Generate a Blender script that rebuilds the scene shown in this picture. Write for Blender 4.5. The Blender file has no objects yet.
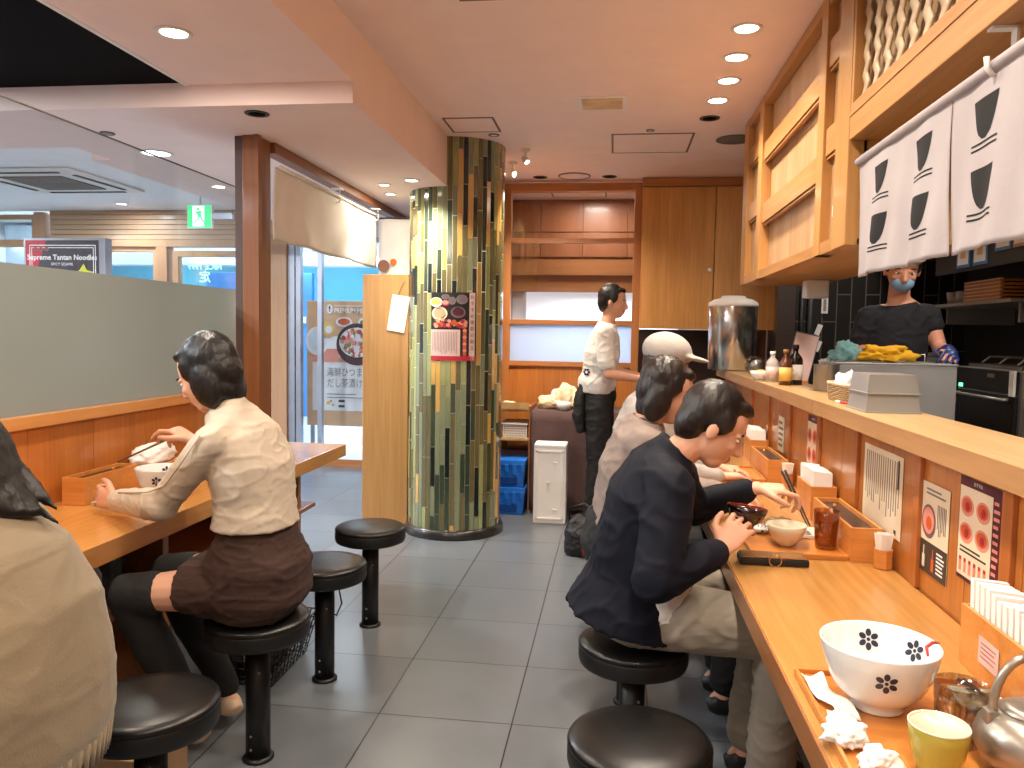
import bpy, bmesh, math, random
from math import sin, cos, pi, radians
from mathutils import Vector, Matrix, noise
random.seed(7)
SC = bpy.context.scene
COL = SC.collection
V = Vector

# ------------------------------------------------------------------ materials
def lin(c):
    if isinstance(c, str):
        c = [int(c[i:i+2], 16) / 255 for i in (0, 2, 4)]
        c = [x / 12.92 if x <= .04045 else ((x + .055) / 1.055) ** 2.4 for x in c]
    return (c[0], c[1], c[2], 1)

MATS = {}
def newmat(name):
    m = bpy.data.materials.new(name); m.use_nodes = True
    MATS[name] = m
    nt = m.node_tree
    return m, nt, nt.nodes['Principled BSDF']

def bump(nt, b, scale, strength, dist=.002, stretch=None, detail=4):
    tc = nt.nodes.new('ShaderNodeTexCoord'); n = nt.nodes.new('ShaderNodeTexNoise')
    n.inputs['Scale'].default_value = scale; n.inputs['Detail'].default_value = detail
    if stretch:
        mp = nt.nodes.new('ShaderNodeMapping'); mp.inputs['Scale'].default_value = stretch
        nt.links.new(tc.outputs['Object'], mp.inputs[0]); nt.links.new(mp.outputs[0], n.inputs['Vector'])
    else:
        nt.links.new(tc.outputs['Object'], n.inputs['Vector'])
    bp = nt.nodes.new('ShaderNodeBump'); bp.inputs['Strength'].default_value = strength
    bp.inputs['Distance'].default_value = dist
    nt.links.new(n.outputs['Fac'], bp.inputs['Height']); nt.links.new(bp.outputs[0], b.inputs['Normal'])

def plain(name, col, rough=.5, metal=0, var=.08, nscale=6, bs=None, bst=.3, bd=.002, stretch=None, spec=.5, coat=0, sheen=0):
    m, nt, b = newmat(name)
    c = lin(col)
    b.inputs['Roughness'].default_value = rough; b.inputs['Metallic'].default_value = metal
    b.inputs['Specular IOR Level'].default_value = spec
    b.inputs['Coat Weight'].default_value = coat
    b.inputs['Coat Roughness'].default_value = .12
    if sheen: b.inputs['Sheen Weight'].default_value = sheen
    tc = nt.nodes.new('ShaderNodeTexCoord'); n = nt.nodes.new('ShaderNodeTexNoise')
    n.inputs['Scale'].default_value = nscale; n.inputs['Detail'].default_value = 3
    r = nt.nodes.new('ShaderNodeValToRGB')
    r.color_ramp.elements[0].position = .3; r.color_ramp.elements[1].position = .7
    r.color_ramp.elements[0].color = (c[0]*(1-var), c[1]*(1-var), c[2]*(1-var), 1)
    r.color_ramp.elements[1].color = (min(1, c[0]*(1+var)), min(1, c[1]*(1+var)), min(1, c[2]*(1+var)), 1)
    nt.links.new(tc.outputs['Object'], n.inputs['Vector'])
    nt.links.new(n.outputs['Fac'], r.inputs[0]); nt.links.new(r.outputs[0], b.inputs['Base Color'])
    if bs: bump(nt, b, bs, bst, bd, stretch)
    return m

def wood(name, c1, c2, axis='z', scale=9, rough=.4, coat=.2, grain=.05, line=0, lineaxis='y', linespace=.3):
    m, nt, b = newmat(name)
    b.inputs['Roughness'].default_value = rough; b.inputs['Coat Weight'].default_value = coat
    b.inputs['Coat Roughness'].default_value = .15
    tc = nt.nodes.new('ShaderNodeTexCoord'); mp = nt.nodes.new('ShaderNodeMapping')
    s = [1, 1, 1]; s['xyz'.index(axis)] = grain
    mp.inputs['Scale'].default_value = s
    nt.links.new(tc.outputs['Object'], mp.inputs[0])
    n = nt.nodes.new('ShaderNodeTexNoise'); n.inputs['Scale'].default_value = scale
    n.inputs['Detail'].default_value = 5; n.inputs['Distortion'].default_value = .5
    n2 = nt.nodes.new('ShaderNodeTexNoise'); n2.inputs['Scale'].default_value = scale * 9
    n2.inputs['Detail'].default_value = 3
    for q in (n, n2): nt.links.new(mp.outputs[0], q.inputs['Vector'])
    mx = nt.nodes.new('ShaderNodeMix'); mx.data_type = 'FLOAT'; mx.inputs[0].default_value = .4
    nt.links.new(n.outputs['Fac'], mx.inputs[2]); nt.links.new(n2.outputs['Fac'], mx.inputs[3])
    r = nt.nodes.new('ShaderNodeValToRGB')
    r.color_ramp.elements[0].position = .36; r.color_ramp.elements[1].position = .64
    r.color_ramp.elements[0].color = lin(c1); r.color_ramp.elements[1].color = lin(c2)
    nt.links.new(mx.outputs[0], r.inputs[0])
    nt.links.new(r.outputs[0], b.inputs['Base Color'])
    bp = nt.nodes.new('ShaderNodeBump'); bp.inputs['Strength'].default_value = .08; bp.inputs['Distance'].default_value = .001
    nt.links.new(n2.outputs['Fac'], bp.inputs['Height']); nt.links.new(bp.outputs[0], b.inputs['Normal'])
    return m

def emit(name, col, strength, base='ffffff'):
    m, nt, b = newmat(name)
    b.inputs['Base Color'].default_value = lin(base)
    b.inputs['Emission Color'].default_value = lin(col); b.inputs['Emission Strength'].default_value = strength
    return m

def clear(name, tint='ffffff', glossy=.06, rough=.02, edge=.35):
    m, nt, b = newmat(name); nt.nodes.remove(b)
    t = nt.nodes.new('ShaderNodeBsdfTransparent'); t.inputs[0].default_value = lin(tint)
    g = nt.nodes.new('ShaderNodeBsdfGlossy'); g.inputs['Roughness'].default_value = rough
    lw = nt.nodes.new('ShaderNodeLayerWeight'); lw.inputs[0].default_value = .5
    pw = nt.nodes.new('ShaderNodeMath'); pw.operation = 'POWER'; pw.inputs[1].default_value = 3
    ad = nt.nodes.new('ShaderNodeMath'); ad.operation = 'MULTIPLY_ADD'; ad.inputs[1].default_value = edge; ad.inputs[2].default_value = glossy
    mx = nt.nodes.new('ShaderNodeMixShader')
    nt.links.new(lw.outputs['Facing'], pw.inputs[0]); nt.links.new(pw.outputs[0], ad.inputs[0]); nt.links.new(ad.outputs[0], mx.inputs[0])
    nt.links.new(t.outputs[0], mx.inputs[1]); nt.links.new(g.outputs[0], mx.inputs[2])
    nt.links.new(mx.outputs[0], nt.nodes['Material Output'].inputs[0])
    return m

def frosted(name, col, through=.35):
    m, nt, b = newmat(name)
    b.inputs['Base Color'].default_value = lin(col); b.inputs['Roughness'].default_value = .12
    t = nt.nodes.new('ShaderNodeBsdfTranslucent'); t.inputs[0].default_value = lin(col)
    tr = nt.nodes.new('ShaderNodeBsdfTransparent')
    mx = nt.nodes.new('ShaderNodeMixShader'); mx.inputs[0].default_value = through
    mx2 = nt.nodes.new('ShaderNodeMixShader'); mx2.inputs[0].default_value = .06
    nt.links.new(b.outputs[0], mx.inputs[1]); nt.links.new(t.outputs[0], mx.inputs[2])
    nt.links.new(mx.outputs[0], mx2.inputs[1]); nt.links.new(tr.outputs[0], mx2.inputs[2])
    nt.links.new(mx2.outputs[0], nt.nodes['Material Output'].inputs[0])
    return m

plain('ceil', 'f4e1dc', .9, var=.02, spec=.2)
plain('ceil_white', 'f0f2f5', .9, var=.02, spec=.2)
plain('hatchline', '6f665c', .6, metal=.5)
plain('black', '0b0a0a', .6)
plain('blackhole', '030303', .9, spec=.1)
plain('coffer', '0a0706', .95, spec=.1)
plain('darkwall', '1c1a19', .55)
plain('leather', '0c0b0b', .34, bs=60, bst=.35, bd=.001, var=.2)
plain('leather_edge', '0e0d0d', .5)
plain('polemetal', '090909', .45)
plain('steel', 'a9a7a3', .35, metal=.5, var=.08, nscale=3)
plain('steel_dark', '8a8580', .35, metal=.75, var=.15)
plain('steel_brushed', 'a8a6a4', .38, metal=.35, bs=60, bst=.1, stretch=(1, 1, .02))
plain('urn_steel', 'c9c7c4', .2, metal=.95, bs=25, bst=.15, stretch=(1, 1, .01))
plain('white', 'e9e6e1', .5, var=.02)
plain('paper', 'ece7df', .8, var=.03, bs=30, bst=.3)
plain('tissue', 'f1eeea', .85, var=.03, bs=22, bst=.6, bd=.004)
plain('styro', 'f0eeec', .6, var=.03)
plain('silver', 'a9adb5', .35, metal=.6)
plain('porcelain', 'e6e6e2', .12, var=.02, coat=.5)
plain('navy', '141c3a', .3, coat=.3)
plain('cream_glaze', 'd8cfb6', .25, var=.1, coat=.3, bs=50, bst=.25, stretch=(1, 1, .05))
plain('lacquer', '7d1119', .15, coat=.6)
plain('lacquer_black', '160808', .18, coat=.6)
plain('green_glaze', 'a8a045', .2, var=.12, coat=.5)
plain('green_glaze_in', '8f9446', .25, var=.15, coat=.4)
plain('plate_glaze', 'c9d4d2', .2, coat=.4)
plain('red_sauce', 'a3211a', .4)
plain('skin', 'd9a488', .5, var=.05, nscale=12, spec=.4)
plain('skin2', 'c98f74', .5, var=.05, nscale=12, spec=.4)
plain('lips', 'b06a5e', .45)
plain('eyewhite', 'e8e4df', .2)
plain('iris', '1b120e', .15)
plain('nail', 'e3b6a4', .25, var=.02)
plain('hair_black', '0b0808', .42, bs=90, bst=.8, bd=.003, stretch=(1, 1, .12), var=.3)
plain('hair_brown', '1d120e', .42, bs=90, bst=.8, bd=.003, stretch=(1, 1, .12), var=.3)
plain('navy_cloth', '080c1b', .75, bs=9, bst=.3, bd=.006, var=.2, spec=.25)
plain('cream_knit', 'c9bba8', .85, bs=14, bst=.45, bd=.008, var=.05)
plain('beige_knit', '877860', .95, bs=160, bst=.5, bd=.002, var=.08, sheen=.2)
plain('brown_cloth', '3a241c', .85, bs=10, bst=.5, bd=.012, var=.12)
plain('grey_trouser', '8f8577', .85, bs=12, bst=.5, bd=.01, var=.1)
plain('dark_trouser', '141313', .8, bs=12, bst=.5, bd=.01, var=.15)
plain('taupe_cloth', '897a72', .9, bs=12, bst=.4, bd=.01, var=.08)
plain('grey_cloth', 'a79f99', .9, bs=12, bst=.4, bd=.01, var=.08)
plain('white_cloth', 'd9d4cd', .85, bs=12, bst=.5, bd=.01, var=.04)
plain('tee_dark', '14141b', .85, bs=12, bst=.5, bd=.01, var=.15)
plain('mask_blue', '7fa3c4', .8)
plain('glove_blue', '1b2c66', .45)
plain('shoe_beige', 'd4b79a', .5)
plain('shoe_white', 'd8d6d2', .6)
plain('shoe_black', '111111', .5)
plain('noren_cream', 'e9e6e0', .95, bs=40, bst=.35, var=.05)
plain('noren_white', 'aba4a6', .95, bs=60, bst=.3, var=.03)
plain('noren_print', '0f0f14', .9)
plain('orange', 'e2711d', .8)
plain('brown_dot', '8a5f4a', .8)
plain('tablecloth_brown', '5d4644', .9, bs=10, bst=.6, bd=.01, var=.12)
plain('blue_plastic', '1f7ae6', .35, var=.06)
plain('blue_plastic_dark', '0d459c', .35)
plain('red_plastic', 'a3133a', .4)
plain('bagblack', '100e10', .55, bs=25, bst=.4, bd=.006)
plain('bread', 'e2cfae', .7, bs=20, bst=.6, bd=.01, var=.15)
plain('yellow_cloth', 'dba41c', .95, bs=40, bst=.6, bd=.006, var=.1)
plain('teal_cloth', '6d9796', .95, bs=40, bst=.6, bd=.006, var=.1)
plain('card', 'a78562', .85)
plain('gold', 'b48a5a', .25, metal=.75)
plain('sauce', '5a2a10', .25)
plain('soy', '1d0e07', .2)
plain('cork', '8a5a2a', .6)
plain('brushed_kettle', 'a39c92', .32, metal=.75, bs=40, bst=.08)
plain('gp', '2e3138', .5)
plain('text_dark', '3b332e', .8)
plain('text_grey', '77706a', .8)
plain('text_white', 'efece8', .7)
plain('p_black', '15110f', .5)
plain('p_pink', 'd8b9b1', .5)
plain('p_cream', 'e2d2b6', .45)
plain('p_red', 'a31e33', .5)
plain('p_crimson', 'b52238', .5)
plain('p_maroon', '4a1226', .5)
plain('p_purplegrey', '6d5a63', .5)
plain('p_orange', 'c4552a', .5)
plain('p_salmon', 'd98b7a', .5)
plain('p_yellow', 'dcb45c', .5)
plain('p_green', '5f7f3d', .5)
plain('p_white', 'dedfe3', .5)
plain('p_darkgrey', '39352f', .5)
plain('p_blue', '3e7bb8', .5)
plain('p_lightwood', 'c9a27c', .6)
plain('p_slate', '32353f', .5)
plain('p_lime', 'c9cf3f', .5)
plain('grout', 'c9ccb8', .8)
plain('t1', '1c2624', .12, var=.12, nscale=5, coat=.4)
plain('t2', '6a6340', .15, var=.12, nscale=5, coat=.4)
plain('t3', '818a6c', .15, var=.12, nscale=5, coat=.4)
plain('t4', 'cda45c', .18, var=.12, nscale=5, coat=.4)
plain('t5', '9aa06a', .15, var=.12, nscale=5, coat=.4)
plain('t6', '3a4735', .12, var=.12, nscale=5, coat=.4)
plain('plinth', '23211f', .3, coat=.3)
plain('slate_wire', '2a2a2a', .3, metal=.8)
plain('floor_mall', 'b9c2c9', .25, var=.04)
plain('teal_wall', '4d9bb0', .6, var=.1, nscale=1.2)
plain('mallwhite', 'c9d6e2', .6)
plain('alu', 'aab2bf', .35, metal=.7)
plain('rubber', '1a1a1a', .7)
wood('wood_counter', 'aa793c', 'bf8d50', 'y', 7, .26, .5)
wood('wood_table', 'c98a45', 'dba25c', 'y', 7, .2, .6)
wood('wood_edge', '8a5630', 'a36a3c', 'y', 9, .35, .3)
wood('wood_shelf', 'b48d5d', 'cba873', 'y', 8, .35, .25)
wood('ledge_edge', 'a0764c', 'b78a5c', 'y', 8, .45, .1)
wood('wood_panel', 'a3602a', 'bd7838', 'z', 7, .3, .4)
wood('wood_batten', '9a5526', 'b56c34', 'z', 9, .3, .4)
wood('wood_panel_left', 'b0672c', 'c67c3b', 'z', 6, .35, .3)
wood('wood_rail', 'cf9052', 'dfa669', 'y', 6, .35, .3)
wood('wood_post', '7f4c27', '925c33', 'z', 6, .5, .05)
plain('channel', '54403c', .5)
wood('wood_board', '98703f', 'b38850', 'z', 5, .4, .2)
wood('wood_wardrobe', 'b9823f', 'd89e5c', 'z', 6, .6, .0)
wood('wood_red', '8a5233', '9d6340', 'z', 4, .4, .2)
wood('wood_red_h', '9a6238', 'b37a4b', 'x', 4, .4, .2)
wood('wood_frame', '9c6334', 'b57842', 'z', 7, .4, .2)
wood('wood_frame_x', '9c6334', 'b57842', 'x', 7, .4, .2)
wood('cab_frame', 'b07e43', 'c79457', 'z', 7, .5, .05)
wood('cab_rail', 'a97642', 'c28f55', 'y', 7, .5, .05)
wood('cab_panel', 'ab8259', 'c9a57d', 'z', 10, .5, .1)
wood('lattice', 'bfa888', 'cdb89a', 'z', 6, .5, .1)
wood('lattice_back', '9a7e58', 'a98d66', 'z', 3, .6, 0)
wood('slat', 'a98a6b', 'bd9f80', 'x', 4, .5, .1)
wood('wood_doorframe', 'a8825f', 'b89270', 'z', 5, .45, .1)
wood('box_wood', 'c27a36', 'd8924c', 'x', 12, .4, .2)
wood('tray_wood', 'b9702f', 'cf8840', 'x', 8, .3, .4)
wood('dark_brown', '2a1a12', '3b271b', 'x', 5, .4, .2)
emit('lamp', 'fff0dc', 14)
emit('lamp_cool', 'eaf2ff', 7)
emit('strip', 'f4f9ff', 5)
emit('exit_green', '10c070', 1.0, '10c070')
emit('exit_white', 'e8fff4', 1.6)
emit('neon', '7fe8ff', 2.2)
emit('led', '20ff90', 3)
emit('pane_glow_white', 'dfe9f6', .55)
clear('glass_clear', 'f2f5f6', .03)
clear('glass_tumbler', 'e3dccf', .16, .05)
clear('glass_amber', 'e3c79c', .09, .06)
clear('plastic_film', 'f0f0f2', .16, .15)
clear('lid_clear', 'e2e2e2', .1, .05)
frosted('frost', '9c9d94', .58)
frosted('frost_blue', 'd5e4f8', .65)
frosted('plastic_cup', 'e0dcd8', .5)

# floor tiles .49 m with a thin joint
def floor_mat():
    m, nt, b = newmat('floor_tile')
    tc = nt.nodes.new('ShaderNodeTexCoord'); mp = nt.nodes.new('ShaderNodeMapping')
    mp.inputs['Location'].default_value = (-.22, -.30, 0)
    br = nt.nodes.new('ShaderNodeTexBrick'); br.offset = 0; br.squash = 1
    br.inputs['Scale'].default_value = 1; br.inputs['Brick Width'].default_value = .49; br.inputs['Row Height'].default_value = .49
    br.inputs['Mortar Size'].default_value = .0025; br.inputs['Mortar Smooth'].default_value = .1
    br.inputs['Color1'].default_value = lin('686e74'); br.inputs['Color2'].default_value = lin('70767c')
    br.inputs['Mortar'].default_value = lin('2b2826')
    n = nt.nodes.new('ShaderNodeTexNoise'); n.inputs['Scale'].default_value = 5; n.inputs['Detail'].default_value = 2
    mx = nt.nodes.new('ShaderNodeMix'); mx.data_type = 'RGBA'; mx.blend_type = 'MULTIPLY'; mx.inputs[0].default_value = .2
    nt.links.new(tc.outputs['Object'], mp.inputs[0]); nt.links.new(mp.outputs[0], br.inputs['Vector'])
    nt.links.new(tc.outputs['Object'], n.inputs['Vector'])
    nt.links.new(br.outputs['Color'], mx.inputs[6]); nt.links.new(n.outputs['Fac'], mx.inputs[7])
    nt.links.new(mx.outputs[2], b.inputs['Base Color'])
    rr = nt.nodes.new('ShaderNodeMapRange'); rr.inputs[3].default_value = .27; rr.inputs[4].default_value = .29
    nt.links.new(n.outputs['Fac'], rr.inputs[0]); nt.links.new(rr.outputs[0], b.inputs['Roughness'])
    bp = nt.nodes.new('ShaderNodeBump'); bp.invert = True; bp.inputs['Distance'].default_value = .002; bp.inputs['Strength'].default_value = .5
    nt.links.new(br.outputs['Fac'], bp.inputs['Height']); nt.links.new(bp.outputs[0], b.inputs['Normal'])
floor_mat()

def blacktile_mat():
    m, nt, b = newmat('black_tile')
    tc = nt.nodes.new('ShaderNodeTexCoord'); mp = nt.nodes.new('ShaderNodeMapping')
    mp.inputs['Rotation'].default_value = (radians(90), 0, radians(90))
    sx = nt.nodes.new('ShaderNodeSeparateXYZ'); cx = nt.nodes.new('ShaderNodeCombineXYZ')
    nt.links.new(tc.outputs['Object'], sx.inputs[0])
    nt.links.new(sx.outputs['Z'], cx.inputs['X']); nt.links.new(sx.outputs['X'], cx.inputs['Y'])
    br = nt.nodes.new('ShaderNodeTexBrick'); br.offset = .5
    br.inputs['Scale'].default_value = 1; br.inputs['Brick Width'].default_value = .4; br.inputs['Row Height'].default_value = .1
    br.inputs['Mortar Size'].default_value = .004
    br.inputs['Color1'].default_value = lin('1b1815'); br.inputs['Color2'].default_value = lin('262320')
    br.inputs['Mortar'].default_value = lin('5a5650')
    nt.links.new(cx.outputs[0], br.inputs['Vector']); nt.links.new(br.outputs['Color'], b.inputs['Base Color'])
    b.inputs['Roughness'].default_value = .25
blacktile_mat()

# ------------------------------------------------------------------ mesh builder
class MB:
    def __init__(s):
        s.v = []; s.f = []; s.m = []; s.sm = []; s.mats = []; s.M = Matrix.Identity(4)
    def mi(s, mat):
        if mat not in s.mats: s.mats.append(mat)
        return s.mats.index(mat)
    def add(s, vs, fs, mat, smooth=False):
        o = len(s.v); k = s.mi(mat)
        s.v += [s.M @ V(v) for v in vs]
        for f in fs: s.f.append([o + i for i in f]); s.m.append(k); s.sm.append(smooth)
        return s
    def box(s, a, b, mat, bev=0):
        x0, y0, z0 = (min(a[i], b[i]) for i in range(3)); x1, y1, z1 = (max(a[i], b[i]) for i in range(3))
        if bev:
            bm = bmesh.new(); bmesh.ops.create_cube(bm, size=1)
            for v in bm.verts:
                v.co = V((x0 + (v.co.x + .5) * (x1 - x0), y0 + (v.co.y + .5) * (y1 - y0), z0 + (v.co.z + .5) * (z1 - z0)))
            bmesh.ops.bevel(bm, geom=list(bm.edges), offset=bev, segments=2, affect='EDGES', profile=.6)
            bm.verts.index_update()
            s.add([v.co.copy() for v in bm.verts], [[v.index for v in f.verts] for f in bm.faces], mat)
            bm.free(); return s
        vs = [(x0,y0,z0),(x1,y0,z0),(x1,y1,z0),(x0,y1,z0),(x0,y0,z1),(x1,y0,z1),(x1,y1,z1),(x0,y1,z1)]
        return s.add(vs, [(3,2,1,0),(4,5,6,7),(0,1,5,4),(1,2,6,5),(2,3,7,6),(3,0,4,7)], mat)
    def hexa(s, lo, hi, mat):       # lo/hi: four points each
        return s.add(list(lo) + list(hi), [(3,2,1,0),(4,5,6,7),(0,1,5,4),(1,2,6,5),(2,3,7,6),(3,0,4,7)], mat)
    def prism(s, pts, z0, z1, mat):  # polygon in xy
        n = len(pts)
        vs = [(p[0], p[1], z0) for p in pts] + [(p[0], p[1], z1) for p in pts]
        fs = [tuple(range(n - 1, -1, -1)), tuple(range(n, 2 * n))] + [(i, (i + 1) % n, n + (i + 1) % n, n + i) for i in range(n)]
        return s.add(vs, fs, mat)
    def disc(s, c, r, mat, z=0, n=20, ry=None, h=.0004):
        ry = ry or r
        return s.prism([(c[0] + r * cos(2*pi*i/n), c[1] + ry * sin(2*pi*i/n)) for i in range(n)], z, z + h, mat)
    def rect(s, x0, y0, x1, y1, mat, z=0, h=.0004):
        return s.prism([(x0, y0), (x1, y0), (x1, y1), (x0, y1)], z, z + h, mat)
    def lathe(s, prof, mat, c=(0, 0, 0), n=32, axis='z', smooth=True):
        vs = []; fs = []
        for r, z in prof:
            for i in range(n):
                a = 2 * pi * i / n
                p = (r * cos(a), r * sin(a), z)
                if axis == 'x': p = (z, p[0], p[1])
                if axis == 'y': p = (p[0], z, p[1])
                vs.append((c[0] + p[0], c[1] + p[1], c[2] + p[2]))
        for j in range(len(prof) - 1):
            for i in range(n):
                fs.append((j*n+i, j*n+(i+1)%n, (j+1)*n+(i+1)%n, (j+1)*n+i))
        if prof[0][0] > 1e-5: fs.append(tuple(range(n - 1, -1, -1)))
        if prof[-1][0] > 1e-5: fs.append(tuple((len(prof)-1)*n + i for i in range(n)))
        return s.add(vs, fs, mat, smooth)
    def cyl(s, c, r, z0, z1, mat, n=28, axis='z'):
        return s.lathe([(r, z0), (r, z1)], mat, c, n, axis, False)
    def tube(s, pts, r, mat, n=8):
        pts = [V(p) for p in pts]; vs = []; fs = []
        rr = r if isinstance(r, (list, tuple)) else [r] * len(pts)
        up = None
        for k, p in enumerate(pts):
            d = (pts[min(k+1, len(pts)-1)] - pts[max(k-1, 0)]).normalized()
            if up is None: up = V((0, 0, 1)) if abs(d.z) < .9 else V((1, 0, 0))
            a = d.cross(up)
            if a.length < 1e-4: a = d.cross(V((1, 0, 0)))
            a.normalize(); b = d.cross(a); up = -b if False else up
            for i in range(n):
                t = 2*pi*i/n; vs.append(p + (a*cos(t) + b*sin(t)) * rr[k])
        for k in range(len(pts)-1):
            for i in range(n): fs.append((k*n+i, k*n+(i+1)%n, (k+1)*n+(i+1)%n, (k+1)*n+i))
        fs.append(tuple(range(n-1, -1, -1))); fs.append(tuple((len(pts)-1)*n+i for i in range(n)))
        return s.add(vs, fs, mat, True)
    def ball(s, c, r, mat, rot=None, nu=20, nv=12):
        R = V(r) if not isinstance(r, (int, float)) else V((r, r, r))
        rot = rot or Matrix.Identity(3); c = V(c); vs = []; fs = []
        vs.append(c + rot @ V((0, 0, R.z)))
        for j in range(1, nv):
            t = pi*j/nv
            for i in range(nu):
                a = 2*pi*i/nu
                vs.append(c + rot @ V((R.x*sin(t)*cos(a), R.y*sin(t)*sin(a), R.z*cos(t))))
        vs.append(c + rot @ V((0, 0, -R.z)))
        for i in range(nu): fs.append((0, 1+i, 1+(i+1)%nu))
        for j in range(nv-2):
            for i in range(nu):
                a = 1+j*nu
                fs.append((a+i, a+nu+i, a+nu+(i+1)%nu, a+(i+1)%nu))
        a = 1+(nv-2)*nu; e = len(vs)-1
        for i in range(nu): fs.append((a+i, e, a+(i+1)%nu))
        return s.add(vs, fs, mat, True)
    def cap(s, p, q, r1, r2, mat, n=14):       # tapered capsule
        p, q = V(p), V(q); d = q - p; L = d.length
        s.ball(p, r1, mat, nu=n, nv=8); s.ball(q, r2, mat, nu=n, nv=8)
        if L < 1e-5: return s
        d.normalize(); a = d.cross(V((0, 0, 1)) if abs(d.z) < .9 else V((1, 0, 0))).normalized(); b = d.cross(a)
        vs = [p + (a*cos(2*pi*i/n) + b*sin(2*pi*i/n))*r1 for i in range(n)] + [q + (a*cos(2*pi*i/n) + b*sin(2*pi*i/n))*r2 for i in range(n)]
        fs = [(i, (i+1)%n, n+(i+1)%n, n+i) for i in range(n)] + [tuple(range(n-1, -1, -1)), tuple(range(n, 2*n))]
        return s.add(vs, fs, mat, True)
    def loft(s, pts, rad, side, mat, n=28, expo=2.3):
        pts = [V(p) for p in pts]; side = V(side).normalized(); vs = []; fs = []
        for k, p in enumerate(pts):
            d = (pts[min(k+1, len(pts)-1)] - pts[max(k-1, 0)]).normalized()
            S = (side - d*side.dot(d)).normalized(); N = d.cross(S)
            for i in range(n):
                t = 2*pi*i/n; c_, s_ = cos(t), sin(t)
                c_ = math.copysign(abs(c_)**(2/expo), c_); s_ = math.copysign(abs(s_)**(2/expo), s_)
                vs.append(p + S*rad[k][0]*c_ + N*rad[k][1]*s_)
        for k in range(len(pts)-1):
            for i in range(n): fs.append((k*n+i, k*n+(i+1)%n, (k+1)*n+(i+1)%n, (k+1)*n+i))
        fs.append(tuple(range(n-1, -1, -1))); fs.append(tuple((len(pts)-1)*n+i for i in range(n)))
        return s.add(vs, fs, mat, True)
    def text(s, body, x, y, size, mat, z=0, align='CENTER', mirror=False, h=.0003, stretch=1, bold=0):
        cu = bpy.data.curves.new('t', 'FONT'); cu.body = body; cu.size = size; cu.align_x = align; cu.align_y = 'CENTER'
        cu.resolution_u = 2; cu.offset = bold
        ob = bpy.data.objects.new('t', cu); COL.objects.link(ob)
        me = bpy.data.meshes.new_from_object(ob.evaluated_get(bpy.context.evaluated_depsgraph_get()))
        k = -1 if mirror else 1
        s.add([(x + k*v.co.x*stretch, y + v.co.y, z + h) for v in me.vertices], [list(p.vertices) for p in me.polygons], mat)
        bpy.data.objects.remove(ob); bpy.data.curves.remove(cu); bpy.data.meshes.remove(me)
        return s
    def grid(s, fn, nu, nv, mat, thick=0):
        vs = [fn(i/nu, j/nv) for j in range(nv+1) for i in range(nu+1)]
        fs = [(j*(nu+1)+i, j*(nu+1)+i+1, (j+1)*(nu+1)+i+1, (j+1)*(nu+1)+i) for j in range(nv) for i in range(nu)]
        if thick:
            n0 = len(vs); P = [V(v) for v in vs]; N = [V((0, 0, 0)) for _ in P]
            for f in fs:
                nn = (P[f[1]]-P[f[0]]).cross(P[f[3]]-P[f[0]])
                for i in f: N[i] = N[i] + nn
            vs = vs + [P[i] - N[i].normalized()*thick for i in range(n0)]
            fs2 = [tuple(n0+i for i in reversed(f)) for f in fs]
            rim = [i for i in range(nu+1)] + [j*(nu+1)+nu for j in range(1, nv+1)] + [nv*(nu+1)+i for i in range(nu-1, -1, -1)] + [j*(nu+1) for j in range(nv-1, 0, -1)]
            side = [(rim[k], n0+rim[k], n0+rim[(k+1) % len(rim)], rim[(k+1) % len(rim)]) for k in range(len(rim))]
            fs = fs + fs2 + [tuple(reversed(q)) for q in side]
        return s.add(vs, fs, mat, True)

WM = {}
def wm(o): return WM.get(o.name, Matrix.Identity(4)) if o else Matrix.Identity(4)
def setp(o, label=None, cat=None, group=None, kind=None):
    if label: o['label'] = label
    if cat: o['category'] = cat
    if group: o['group'] = group
    if kind: o['kind'] = kind
    return o
def mesh_of(mb, name):
    me = bpy.data.meshes.new(name)
    me.from_pydata([tuple(v) for v in mb.v], [], mb.f)
    for m in mb.mats: me.materials.append(MATS[m])
    me.polygons.foreach_set('material_index', mb.m); me.polygons.foreach_set('use_smooth', mb.sm)
    bm = bmesh.new(); bm.from_mesh(me); bmesh.ops.recalc_face_normals(bm, faces=bm.faces); bm.to_mesh(me); bm.free()
    me.update(); return me
def place(o, parent, world, base=None):
    """world=True: vertices are in world coordinates; re-root at the base centre or in the parent's frame"""
    me = o.data
    if parent is not None:
        o.parent = parent
        if world: me.transform(wm(parent).inverted())
        WM[o.name] = wm(parent).copy()
    else:
        if world:
            xs = [v.co for v in me.vertices]
            c = base or V(((min(p.x for p in xs)+max(p.x for p in xs))/2, (min(p.y for p in xs)+max(p.y for p in xs))/2, min(p.z for p in xs)))
            c = V(c); me.transform(Matrix.Translation(-c)); o.location = c
            WM[o.name] = Matrix.Translation(c)
        else: WM[o.name] = Matrix.Identity(4)
    return o
def build(mb, name, parent=None, label=None, cat=None, group=None, kind=None, world=True, smooth_angle=True):
    me = mesh_of(mb, name)
    o = bpy.data.objects.new(name, me); COL.objects.link(o)
    place(o, parent, world)
    return setp(o, label, cat, group, kind)
def struct(mb, name): return build(mb, name, kind='structure')
def thing(name, loc, label, cat, group=None, rz=0, rot=None):
    o = bpy.data.objects.new(name, None); COL.objects.link(o); o.empty_display_size = .05
    o.location = loc; o.rotation_euler = rot or (0, 0, rz)
    WM[o.name] = Matrix.Translation(V(loc)) @ o.rotation_euler.to_matrix().to_4x4()
    return setp(o, label, cat, group)
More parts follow.
